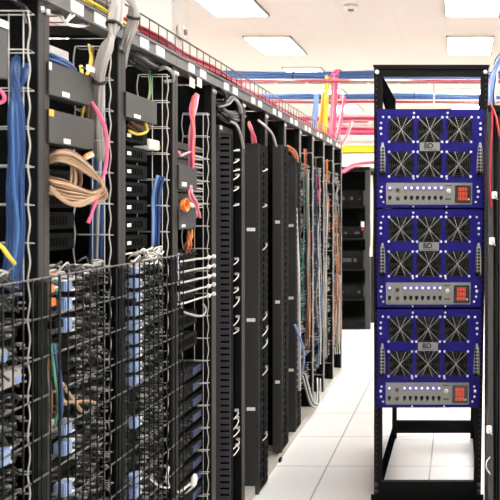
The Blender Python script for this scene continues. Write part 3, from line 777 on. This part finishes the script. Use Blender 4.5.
along('tray_cables', 'pale cables lying along the back of the basket tray', -1.36, 2.112, ['grey', 'palepink', 'white'], 12, .022, YK(0) + .1, YK(12))
along('tray_cables', 'yellow cable lying on the near end of the top rail', XF - .02, 2.094, ['yellow'], 2, .004, YK(1), YK(2) + .15)

# ------------------------------------------------------------------ overhead ladder trays crossing the room
def cross_tray(Y, z, label, clabel, rlabel, x0=-5.99, x1=4.99):
    t = thing('ladder_tray', label, 'cable tray', (-.4, Y, z), 'overhead ladder trays')
    for yy in (Y - .1, Y + .1):
        MB().box(x0, x1, yy - .006, yy + .006, z - .03, z - .012).build('side_rail', M['beam'], t)
    mb = MB()
    for i in range(int((x1 - x0) / .3) + 1):
        mb.box(x0 + i * .3, x0 + i * .3 + .02, Y - .1, Y + .1, z - .028, z - .016)
    mb.build('rung', M['beam'], t)
    if Y < 8.5:
        MB().rod((-.235, Y + .11, z + .0), (-.235, Y + .11, z - .33), .009, 8).build('hanger_rod', M['beam'], t)
    bundle('overhead_cables', clabel, [(x0 + .02 + (x1 - x0 - .04) * i / 30, Y + random.uniform(-.012, .012), z + .034 + random.uniform(-.008, .008)) for i in range(31)], .04, ['trayblue', 'lightblue', 'lightblue', 'trayblue'], 30, .009, ties=9, sub=3)
    bundle('overhead_cables', rlabel, [(x0 + .02 + (x1 - x0 - .04) * i / 30, Y - .1 + random.uniform(-.01, .01), z - .035 + random.uniform(-.004, .004)) for i in range(31)], .014, ['red', 'palepink'], 6, .006, sub=3)
cross_tray(7.75, 2.745, 'nearer overhead ladder tray crossing the room under the ceiling', 'upper run of blue cables on the nearer overhead tray', 'red cables strung under the upper blue cable run')
cross_tray(9.2, 2.745, 'farther overhead ladder tray seen lower, crossing the room', 'lower run of blue cables on the farther overhead tray', 'red cables strung under the lower blue cable run')

YD = 7.9
def drop(px0, px1, py0, py1, mats_, lab, n, w, Y=YD):
    bundle('cable_drop', lab, [A(px0, py0, Y), A(px0 + (px1 - px0) * .15, py0 + (py1 - py0) * .2, Y - .02), A(px0 + (px1 - px0) * .5, py0 + (py1 - py0) * .6, Y - .02), A(px1, py1, Y)], w, mats_, n, .008)
drop(317, 313, 94, 131, ['lightblue'], 'light blue cables dropping from the overhead trays behind the row end', 12, .028, 9.1)
drop(324, 319, 92, 134, ['orange', 'yellow'], 'orange cables dropping beside the light blue cables', 8, .02, 9.0)
drop(328, 325, 76, 137, ['yellow'], 'bright yellow cables dropping from the upper overhead tray', 9, .022, 7.7)
drop(335, 332, 74, 142, ['palepink', 'pink'], 'pink cables dropping beside the bright yellow cables', 10, .028, 7.72)
drop(343, 335, 96, 140, ['palepink', 'pink', 'white'], 'pink cables dropping from the lower overhead tray', 10, .03, 9.1)
bundle('cable_bundle', 'pink cables looping up over the upper overhead tray', [A(331, 80, 7.72), A(336, 72, 7.72), A(340, 72, 7.74), A(341, 82, 7.76)], .025, ['palepink', 'pink'], 8, .008)
bundle('cable_bundle', 'pink cables looping up over the lower overhead tray', [A(333, 104, 9.15), A(338, 95, 9.15), A(342, 96, 9.15), A(340, 108, 9.15)], .025, ['pink', 'palepink'], 8, .008)
drop(352, 341, 122, 146, ['palepink', 'white', 'pink'], 'pink and white cables slanting down from the pink tray', 9, .02, 9.55)

# pink tray, beige beam and yellow duct beyond the row end
YP = 9.75
for (pyc, nm, w, n_) in ((120, 'upper', .044, 24), (132, 'lower', .062, 32)):
    z = CH + (CY - pyc) * YP / F
    t = thing('ladder_tray', '%s of two trays carrying pink cables beyond the row end' % nm, 'cable tray', (-.8, YP, z), 'pink cable trays')
    for yy in (YP - .1, YP + .1):
        MB().box(-5.99, 4.99, yy - .005, yy + .005, z - .06, z - .045).build('side_rail', M['beam'], t)
    mb = MB()
    for i in range(36):
        mb.box(-5.9 + i * .3, -5.88 + i * .3, YP - .1, YP + .1, z - .058, z - .048)
    mb.build('rung', M['beam'], t)
    bundle('overhead_cables', '%s run of pink cables on the trays beyond the row end' % nm, [(-5.95 + 10.9 * i / 28, YP + random.uniform(-.015, .015), z + random.uniform(-.008, .008)) for i in range(29)], w, ['pink', 'pink', 'palepink', 'red'], n_, .009, sub=3)
t = thing('support_beam', 'beige support beam under the pink cable trays', 'beam', (-.8, YP, 2.3))
MB().rbox(-5.99, 4.99, YP - .13, YP - .07, CH + (CY - 143) * YP / F, CH + (CY - 137) * YP / F, .008).build('beam_body', M['beam'], t)
MB().box(-5.99, 4.99, YP - .16, YP - .04, CH + (CY - 144) * YP / F - .004, CH + (CY - 143.4) * YP / F).build('beam_flange', M['beam'], t)
t = thing('fibre_duct', 'bright yellow cable duct under the beige beam', 'cable duct', (-.6, YP - .02, 2.2))
z0, z1 = CH + (CY - 153.5) * YP / F, CH + (CY - 146) * YP / F
mb = MB(); mb.box(-5.99, 4.99, YP - .1, YP - .092, z0, z1).box(-5.99, 4.99, YP + .05, YP + .058, z0, z1).box(-5.99, 4.99, YP - .1, YP + .058, z0, z0 + .008); mb.build('duct_trough', M['duct'], t)
MB().box(-.6, -.52, YP - .108, YP - .1, z0 - .006, z1 + .006).build('duct_joint', M['yellow'], t)
bundle('cable_bundle', 'pink cables sagging over the far black rack under the yellow duct', [A(338, 172, 9.8), A(344, 171, 9.78), A(352, 166, 9.75), A(362, 164, 9.75), A(376, 163, 9.78), A(400, 165, 9.8)], .03, ['palepink', 'pink'], 12, .008)

# ------------------------------------------------------------------ far racks past the cross aisle
for r in range(3):
    y0 = 9.88 + r * .66; x0, x1 = -1.86, -1.085
    w = ('nearest', 'second', 'third')[r]
    t = thing('far_rack', '%s black rack across the aisle past the row end' % w, 'server rack', ((x0 + x1) / 2, y0 + .3, 0), 'racks past the cross aisle')
    for (a, b_) in ((x0, y0), (x1 - .06, y0), (x0, y0 + .57), (x1 - .06, y0 + .57)):
        MB().box(a, a + .06, b_, b_ + .06, 0, 1.97).build('post', M['cover'], t)
    MB().box(x0, x1, y0, y0 + .63, 1.97, 2.01).build('top_panel', M['black'], t)
    MB().box(x0 + .06, x1 - .06, y0, y0 + .63, .0, .1).build('plinth', M['black'], t)
    MB().box(x0 + .06, x1 - .06, y0 + .5, y0 + .51, .1, 1.97).build('rear_panel', M['inner'], t)
    for j, z in enumerate((.35, .72, 1.1, 1.5)):
        MB().box(x0 + .06, x1 - .06, y0 + .04, y0 + .6, z, z + .02).build('shelf', M['black'], t)
    if r == 0:
        for j, (z, h, ww) in enumerate(((.37, .16, 'bottom'), (.74, .22, 'second'), (1.12, .14, 'third'), (1.52, .2, 'top'))):
            b = thing('far_server', 'dark unit on the %s shelf of the nearest far rack' % ww, 'server', (-1.45, y0 + .3, z), 'units in the far rack')
            MB().rbox(x0 + .1, x1 - .1, y0 + .12, y0 + .49, z, z + h, .006).build('chassis', M['black'], b)
            MB().box(x0 + .12, x1 - .12, y0 + .115, y0 + .12, z + h * .2, z + h * .8).build('front_plate', M['black'], b)
            mb = MB()
            for q in range(8):
                xx = random.uniform(x0 + .2, x1 - .16); mb.box(xx, xx + .03, y0 + .105, y0 + .115, z + h * .4, z + h * .6)
            mb.build('plug_tips', M['dull'], b)
        bundle('cable_bundle', 'white cords along the right edge of the nearest far rack', [(-1.07, y0 + .02, 1.9), (-1.06, y0, 1.7), (-1.06, y0, 1.45), (-1.065, y0 + .01, 1.2), (-1.07, y0, .9)], .02, ['white', 'cream', 'grey'], 8, .007)
        t2 = thing('white_label', 'pale square card on the nearest far rack mid shelf', 'card', (-1.2, y0 + .02, 1.2))
        MB().box(-1.21, -1.17, y0 + .1, y0 + .104, 1.26, 1.33).build('card', M['tag'], t2)
        MB().box(-1.2, -1.18, y0 + .09, y0 + .1, 1.22, 1.26).build('card_clip', M['red'], t2)

# ------------------------------------------------------------------ blue equipment rack in the aisle
def warp(v):
    """the frame narrows slightly towards its foot, as in the photograph"""
    s = .93 + .07 * min(v.z, 2.229) / 2.229
    return Vector((-.428 + (v.x + .428) * s, v.y, v.z))
YR = 4.08
def U(u, Y=YR): return (u - CX) * Y / F
def Z(py, Y=YR): return CH + (CY - py) * Y / F
YB = 5.2
rk = thing('equipment_rack', 'black open-frame rack standing in the aisle, carrying three blue units', 'equipment rack', (-.15, 4.6, 0))
xl0, xl1, xr0, xr1 = U(374), U(381.8), U(481), U(488.6)
ZT = 2.229
for (a, b_, side) in ((xl0, xl1, 0), (xr0, xr1, 1)):
    W = MB(warp); W.box(a, b_, YR, YR + .004, .02, ZT - .04)
    W.box(a if side == 0 else b_ - .004, a + .004 if side == 0 else b_, YR, YR + .06, .02, ZT - .04)
    W.box(a, b_, YR + .056, YR + .06, .02, ZT - .04)
    p = W.build('front_post', M['rackblack'], rk)
    W = MB(warp)
    for i in range(72):
        z = .13 + i * .0286
        xx = (a + .012) if side == 0 else (b_ - .012)
        W.box(xx - .0028, xx + .0028, YR - .0012, YR + .0005, z, z + .006)
    W.build('rail_hole', M['dull'], p)
    W = MB(warp); W.box(a, a + .03, YB, YB + .05, .0, ZT - .25); W.build('rear_post', M['rackblack'], rk)
    # side rails: top gusset and floor rail
    W = MB(warp); xs = a + .004 if side == 0 else b_ - .02
    W.add([(xs, YR + .06, ZT - .01), (xs, YB + .05, ZT - .02), (xs, YB + .05, ZT - .27), (xs, YR + .06, ZT - .05),
           (xs + .016, YR + .06, ZT - .01), (xs + .016, YB + .05, ZT - .02), (xs + .016, YB + .05, ZT - .27), (xs + .016, YR + .06, ZT - .05)],
          [(0, 1, 2, 3), (4, 7, 6, 5), (0, 4, 5, 1), (1, 5, 6, 2), (2, 6, 7, 3), (3, 7, 4, 0)])
    W.build('top_side_rail', M['matte'], rk)
    W = MB(warp); W.box(xs, xs + .018, YR + .06, YB, .0, .085); W.build('floor_side_rail', M['matte'], rk)
W = MB(warp); W.box(xl0 - .004, xr1 + .006, YR - .012, YR + .05, ZT - .008, ZT); W.box(xl0, xr1, YR - .004, YR + .002, ZT - .06, ZT - .008); W.box(xl0, xr1, YR - .012, YR - .004, ZT - .02, ZT - .008)
W.build('top_crossbar', M['rackblack'], rk)
W = MB(warp)
for xx in (xl0 + .016, xr1 - .016):
    W.lathe((xx, YR - .004, ZT - .036), (0, -1, 0), [(0, .012), (.006, .011), (.009, .006)], 12)
W.build('top_bolt', M['screw'], rk)
W = MB(warp); W.box(xl1, xr0, YR - .002, YR + .03, .038, .104); W.build('front_crossbar', M['rackblack'], rk)
W = MB(warp); W.box(xl0 - .016, xr1 + .016, YR - .1, YR + .06, .0, .012); W.box(xl0 - .016, xr1 + .016, YR - .006, YR, .0, .04); W.build('base_flange', M['rackblack'], rk)
W = MB(warp)
for xx in (xl0 + .012, xr1 - .012):
    for zz in (.055, .088):
        W.lathe((xx, YR, zz), (0, -1, 0), [(0, .011), (.006, .010), (.009, .005)], 12)
W.build('foot_bolt', M['dull'], rk)
W = MB(warp); W.box(xl0, xr1, YB + .006, YB + .03, .035, .115); W.build('rear_crossbar', M['rackblack'], rk)
W = MB(warp); W.box(xl0 + .03, xr1 - .03, YB + .01, YB + .03, 1.6, 1.66); W.build('rear_brace', M['rackblack'], rk)
W = MB(warp); W.box(xl0 + .002, xr1 - .002, YB - .006, YB - .002, .53, 1.98); W.build('rear_gap_blocker', M['matte'], rk)  # unseen sheet added to block bright background between the units

def text_mesh(txt, size, loc, parent, name, mt):
    cu = bpy.data.curves.new(name, 'FONT'); cu.body = txt; cu.size = size; cu.align_x = 'CENTER'; cu.align_y = 'CENTER'; cu.extrude = .0006; cu.offset = .0008
    tmp = bpy.data.objects.new(name + '_curve', cu); COL.objects.link(tmp)
    dg = bpy.context.evaluated_depsgraph_get(); dg.update()
    me = bpy.data.meshes.new_from_object(tmp.evaluated_get(dg))
    bpy.data.objects.remove(tmp); bpy.data.curves.remove(cu)
    R = Matrix.Rotation(PI / 2, 4, 'X')
    off = Vector((0, 0, 0)); p = parent
    while p is not None:
        off += p.location; p = p.parent
    for v in me.vertices:
        v.co = R @ v.co + Vector(loc) - off
    me.materials.clear(); me.materials.append(mt)
    o = bpy.data.objects.new(name, me); COL.objects.link(o); o.parent = parent
    return o

SEG = {'0': 'abcdef', '1': 'bc', '2': 'abged', '3': 'abgcd', '4': 'fgbc', '5': 'afgcd', '6': 'afgedc', '7': 'abc', '8': 'abcdefg', '9': 'abcdfg'}
def seven(mb, ch, x, z, w, h, y):
    t_ = w * .2
    S = {'a': (x, x + w, z + h - t_, z + h), 'g': (x, x + w, z + h / 2 - t_ / 2, z + h / 2 + t_ / 2), 'd': (x, x + w, z, z + t_),
         'f': (x, x + t_, z + h / 2, z + h), 'b': (x + w - t_, x + w, z + h / 2, z + h), 'e': (x, x + t_, z, z + h / 2), 'c': (x + w - t_, x + w, z, z + h / 2)}
    for c in SEG[ch]:
        a = S[c]; mb.box(a[0], a[1], y - .0008, y, a[2], a[3])

YU = 4.062
def ux(u): return (u - CX) * YU / F
def uz(py): return CH + (CY - py) * YU / F
FX = [401.6, 430.6, 460.1]
def unit(top, label):
    """top = image row of the upper edge; all three share one layout"""
    d = top - 109.0
    def q(py): return uz(py + d)
    z1, z0 = q(109), q(208.1)
    x0, x1 = ux(376.6), ux(486.0)
    t = thing('rack_unit', label, 'rack unit', ((x0 + x1) / 2, YU + .2, z0), 'blue units of the equipment rack')
    # front panel with six round openings
    fy = [q(129.6), q(164.2)]; fx = [ux(u) for u in FX]; R = .0655; hc = .0715
    W = MB(warp)
    xs = [x0] + [v for f in fx for v in (f - hc, f + hc)] + [x1]
    zs = [z0] + [v for f in sorted(fy) for v in (f - hc, f + hc)] + [z1]
    for i in range(len(xs) - 1):
        for j in range(len(zs) - 1):
            if i % 2 == 1 and j % 2 == 1:
                cx_, cz_ = (xs[i] + xs[i + 1]) / 2, (zs[j] + zs[j + 1]) / 2
                n = 40; inner, outer, back = [], [], []
                for k in range(n):
                    a = 2 * PI * k / n; c, s = math.cos(a), math.sin(a)
                    mm = hc / max(abs(c), abs(s)); RR_ = R / (abs(c) ** 3.2 + abs(s) ** 3.2) ** (1 / 3.2)
                    outer.append((cx_ + c * mm, YU, cz_ + s * mm)); inner.append((cx_ + c * RR_, YU, cz_ + s * RR_)); back.append((cx_ + c * RR_, YU + .006, cz_ + s * RR_))
                W.add(outer + inner + back, [(k, (k + 1) % n, n + (k + 1) % n, n + k) for k in range(n)] + [(n + k, n + (k + 1) % n, 2 * n + (k + 1) % n, 2 * n + k) for k in range(n)])
            else:
                W.add([(xs[i], YU, zs[j]), (xs[i + 1], YU, zs[j]), (xs[i + 1], YU, zs[j + 1]), (xs[i], YU, zs[j + 1])], [(0, 1, 2, 3)])
    W.box(x0, x0 + .003, YU, YU + .014, z0, z1).box(x1 - .003, x1, YU, YU + .014, z0, z1).box(x0, x1, YU, YU + .014, z1 - .003, z1).box(x0, x1, YU, YU + .014, z0, z0 + .003)
    W.build('front_panel', M['bluepaint'], t)
    W = MB(warp); W.box(xl1 + .006, xr0 - .006, YU + .06, YU + .75, z0 - .0013, z1 + .0013); W.build('chassis', M['bluepaint'], t)
    for cz_ in fy:
        for cx_ in fx:
            W = MB(warp)
            n = 28; prof = [(YU + .005, R * 1.18), (YU + .045, R * 1.18)]
            vs = [(cx_ + r * math.cos(2 * PI * k / n), yy, cz_ + r * math.sin(2 * PI * k / n)) for yy, r in prof for k in range(n)]
            W.add(vs, [(k, (k + 1) % n, n + (k + 1) % n, n + k) for k in range(n)], True)
            W.add([(cx_ + R * 1.18 * math.cos(2 * PI * k / n), YU + .045, cz_ + R * 1.18 * math.sin(2 * PI * k / n)) for k in range(n)], [tuple(range(n))])
            fan = W.build('cooling_fan', M['fanblack'], t)
            W = MB(warp)
            for k in range(7):
                a = 2 * PI * k / 7
                vs = []
                for (rr, tw, dy) in ((.02, -.2, .012), (.062, -.1, .004), (.062, .42, .024), (.02, .35, .024)):
                    vs.append((cx_ + rr * math.cos(a + tw), YU + .012 + dy, cz_ + rr * math.sin(a + tw)))
                vs += [(v[0], v[1] + .002, v[2]) for v in vs]
                W.add(vs, [(0, 1, 2, 3), (4, 7, 6, 5), (0, 4, 5, 1), (1, 5, 6, 2), (2, 6, 7, 3), (3, 7, 4, 0)])
            W.build('fan_blade', M['black'], fan)
            W = MB(warp); W.lathe((cx_, YU + .03, cz_), (0, -1, 0), [(0, .02), (.018, .02), (.02, .016)], 18); W.build('fan_hub', M['fanblack'], fan)
            W = MB(warp)
            for RR in (.022, .034, .046, .058):
                W.ring((cx_, YU - .003, cz_), RR, .0011, 30, 4)
            W.build('guard_ring', M['darkgrey'], fan)
            W = MB(warp)
            for (ex, ez) in ((-.0615, .0615), (.0615, .0615), (-.0615, -.0615), (.0615, -.0615), (-.021, .064), (.03, .062), (-.032, -.062), (.026, -.064)):
                W.rod((cx_, YU - .005, cz_), (cx_ + ex, YU - .004, cz_ + ez), .0017, 6)
            W.lathe((cx_, YU, cz_), (0, -1, 0), [(0, .006), (.008, .006), (.011, .003)], 10)
            W.build('guard_spoke', M['spoke'], fan)
            for ex in (-.0625, .0625):
                for ez in (-.0625, .0625):
                    W = MB(warp); W.lathe((cx_ + ex, YU, cz_ + ez), (0, -1, 0), [(0, .007), (.005, .0064), (.008, .004)], 10)
                    W.build('fan_screw', M['screw'], fan)
    # nameplate
    c = warp(Vector((ux(430.6), YU, q(146.8))))
    W = MB(); W.rbox(c.x - .051, c.x + .051, YU - .009, YU - .004, c.z - .022, c.z + .022, .002); nm = W.build('nameplate', M['panelgrey'], t)
    text_mesh('BD', .036, (c.x - .006, YU - .0096, c.z + .003), nm, 'plate_lettering', M['rackblack'])
    W = MB(); W.box(c.x - .034, c.x + .034, YU - .0098, YU - .009, c.z - .0158, c.z - .0138); W.build('plate_line', M['dull'], nm)
    # grips
    for u in (383.3, 482.0 - .6):
        cx_ = ux(u); zt_, zb_ = q(143), q(176)
        W = MB(warp); hgt = zt_ - zb_
        W.lathe((cx_, YU - .03, zb_ + hgt * .1), (0, 0, 1), [(0, .017), (hgt * .35, .0165), (hgt * .62, .014), (hgt * .78, .011)], 14)
        h = W.build('handle', M['grip'], t)
        W = MB(warp); W.lathe((cx_, YU - .03, zb_ + hgt * .72), (0, 0, 1), [(0, .0125), (hgt * .16, .009), (hgt * .28, .005)], 14)
        W.rod((cx_, YU - .03, zt_ - .02), (cx_, YU, zt_ - .02), .006); W.build('handle_tip', M['panelgrey'], h)
        W = MB(warp); W.lathe((cx_, YU - .03, zb_), (0, 0, 1), [(0, .01), (.006, .016), (hgt * .14, .017), (hgt * .16, .013)], 14)
        W.rod((cx_, YU - .03, zb_ + .012), (cx_, YU, zb_ + .012), .008); W.build('handle_base', M['rackblack'], h)
    # control panel
    a, b_ = ux(386.4), ux(474.2); zt_, zb_ = q(182.8), q(204.8)
    W = MB(warp); W.rbox(a, b_, YU - .006, YU, zb_, zt_, .002); W.rbox(a + .003, b_ - .003, YU - .008, YU - .006, zb_ + .003, zt_ - .003, .0008)
    cp = W.build('control_panel', M['panelgrey'], t)
    us = [390.4] + [406.4 + i * 6.05 for i in range(7)]
    for u in us:
        W = MB(warp); W.lathe((ux(u), YU - .007, q(188)), (0, -1, 0), [(0, .0135), (.006, .0135), (.007, .011)], 16); W.build('button_ring', M['ring'], cp)
        W = MB(warp); W.lathe((ux(u), YU - .014, q(188)), (0, -1, 0), [(0, .0072), (.003, .006)], 14); W.build('lit_button', M['led'], cp)
        W = MB(warp); W.rbox(ux(u) - .008, ux(u) + .008, YU - .012, YU - .008, q(198) - .006, q(198) + .010, .001); W.rod((ux(u), YU - .01, q(198)), (ux(u), YU - .026, q(199.4)), .004)
        W.build('toggle_switch', M['rackblack'], cp)
    W = MB(warp)
    for py in (190, 198.5):
        W.lathe((ux(398.4), YU - .008, q(py)), (0, -1, 0), [(0, .011), (.008, .009), (.010, .005)], 14)
    W.build('dark_knob', M['darkgrey'], cp)
    W = MB(warp); W.lathe((ux(450.3), YU - .008, q(191)), (0, -1, 0), [(0, .012), (.008, .011), (.011, .007)], 16); W.build('white_knob', M['white'], cp)
    for (m0, m1, n0, n1) in [(446.5, 453.5, 186, 185), (447, 453, 200, 198.4)]:
        W = MB(warp); W.box(ux(m0), ux(m1), YU - .0086, YU - .008, q(n0), q(n1)); W.build('panel_mark', M['darkgrey'], cp)
    dx0, dx1, dz1, dz0 = ux(456.6), ux(473), q(185.4), q(203)
    W = MB(warp); W.rbox(dx0, dx1, YU - .014, YU - .008, dz0, dz1, .002); ds = W.build('display', M['glassblack'], t)
    W = MB(warp); h = (dz1 - dz0) / 3.9; w = (dx1 - dx0) / 5.4
    for r in range(3):
        for cidx in range(3):
            seven(W, '8', dx0 + (dx1 - dx0) * .22 + cidx * w * 1.05, dz0 + (dz1 - dz0) * .16 + r * h * 1.0, w * .78, h * .78, YU - .014)
    W.build('red_digits', M['digit'], ds)
    W = MB(warp); W.lathe((dx1 - .012, YU - .013, dz0 + .018), (0, -1, 0), [(0, .005), (.003, .004)], 10); W.build('display_button', M['white'], ds)
    # panel screws
    for (u, py, r) in ((383.2, 117, .005), (381.2, 123, .005), (380.8, 128.4, .0068), (381.2, 134, .005), (479.3, 117.5, .005), (481.5, 123.5, .005), (481.6, 128.8, .0068), (481.6, 134.5, .005),
                       (382, 187, .005), (381, 191.5, .0068), (381.5, 197, .005), (383.6, 202, .005), (479.6, 187, .005), (480.6, 191.5, .0068), (480, 197, .005), (478, 202, .005),
                       (414.3, 113, .005), (448.2, 113, .005), (414.3, 178.6, .005), (448.2, 178.6, .005), (414.3, 206.6, .0042), (448.2, 206.6, .0042)):
        W = MB(warp); W.lathe((ux(u), YU, q(py)), (0, -1, 0), [(0, r * 1.2), (.004, r * 1.1), (.006, r * .6)], 10)
        W.build('panel_screw', M['screw'], t)
unit(109.0, 'topmost of the three blue rack units, above the other two')
unit(208.7, 'middle one of the three blue rack units with six fans')
unit(308.6, 'lowest of the three blue rack units, above the open bottom of the frame')

# ------------------------------------------------------------------ dark rack at the right edge
x0, x1, y0, y1, zt = .132, .72, 3.5, 4.0, 1.92
t = thing('side_rack', 'dark brown-black rack cut off by the right edge beside the blue rack', 'server rack', ((x0 + x1) / 2, (y0 + y1) / 2, 0))
for (a, b_) in ((x0, y0), (x1 - .03, y0), (x0, y1 - .04), (x1 - .03, y1 - .04)):
    MB().box(a, a + .022, b_, b_ + .04, 0, zt).build('post', M['post'], t)
MB().box(x0, x1, y0, y1, zt, zt + .03).build('top_panel', M['black'], t)
MB().box(x0, x1, y0, y1, 0, .06).build('base', M['black'], t)
MB().box(x0 + .004, x0 + .01, y0 + .04, y1 - .04, .06, zt).build('side_panel', M['cover'], t)
MB().box(x0 + .022, x1 - .03, y0 + .2, y0 + .21, .06, zt).build('rear_panel', M['inner'], t)
MB().box(x0 + .05, x0 + .066, y0 + .01, y0 + .05, .06, zt).build('cable_strip', M['post'], t)
bundle('cable_bundle', 'dark cables hanging inside the right edge rack', [(x0 + .036, y0 + .06, z) for z in (1.9, 1.6, 1.3, 1.0, .7, .4, .12)], .012, ['blackc', 'darkgrey', 'blackc'], 7, .006)
bundle('cable', 'red cable hanging down the post of the right edge rack', [(.15, 3.495, 1.93), (.148, 3.485, 1.85), (.142, 3.48, 1.75), (.139, 3.482, 1.62), (.146, 3.485, 1.5)], .003, ['red'], 2, .004, cat='cable')
bundle('cable_bundle', 'blue cables rising from the top of the right edge rack', [(.16, 3.7, 1.95), (.155, 3.68, 2.02), (.165, 3.7, 2.1), (.19, 3.72, 2.18), (.25, 3.75, 2.24)], .02, ['lightblue', 'blue', 'white'], 12, .005)
bundle('cable', 'red cable crossing the top of the right edge rack', [(.14, 3.5, 1.96), (.165, 3.49, 1.9), (.18, 3.485, 1.82), (.2, 3.49, 1.78)], .003, ['red', 'copper'], 2, .004, cat='cable')
for (px, py, w) in ((494.5, 195, 'upper'), (492, 241, 'middle'), (489, 430, 'lower')):
    c = A(px, py, 3.48)
    b = thing('white_clip', '%s white clip on the right edge rack' % w, 'clip', c, 'white clips on the right edge rack')
    MB().rbox(c.x - .012, c.x + .012, 3.478, 3.5, c.z - .016, c.z + .016, .003).build('clip_body', M['white'], b)
    MB().rod((c.x, 3.478, c.z), (c.x + .014, 3.474, c.z - .02), .003).build('clip_tail', M['grey'], b)
bundle('cable', 'small curved silver cord low on the right edge rack', [A(490, 457, 3.49), A(486.5, 462, 3.47), A(486.5, 468, 3.47), A(490, 474, 3.49)], .0005, ['white'], 1, .003, cat='cord')

# ------------------------------------------------------------------ camera, world, colour
cam = bpy.data.cameras.new('camera'); co = bpy.data.objects.new('camera', cam); COL.objects.link(co)
co.location = (0, 0, CH); co.rotation_euler = (PI / 2, 0, 0)
cam.sensor_width = 36; cam.lens = F / 500 * 36
cam.shift_x = -(CX - 250) / 500; cam.shift_y = (CY - 250) / 500
cam.clip_start = .05
cam.dof.use_dof = True; cam.dof.focus_distance = 3.4; cam.dof.aperture_fstop = 9
SC.camera = co
w = bpy.data.worlds.new('room_world'); SC.world = w; w.use_nodes = True
w.node_tree.nodes['Background'].inputs['Color'].default_value = (.9, .9, .95, 1)
w.node_tree.nodes['Background'].inputs['Strength'].default_value = .2
SC.view_settings.view_transform = 'Standard'; SC.view_settings.look = 'None'
SC.view_settings.gamma = 1; SC.view_settings.exposure = .92; SC.view_settings.use_curve_mapping = False
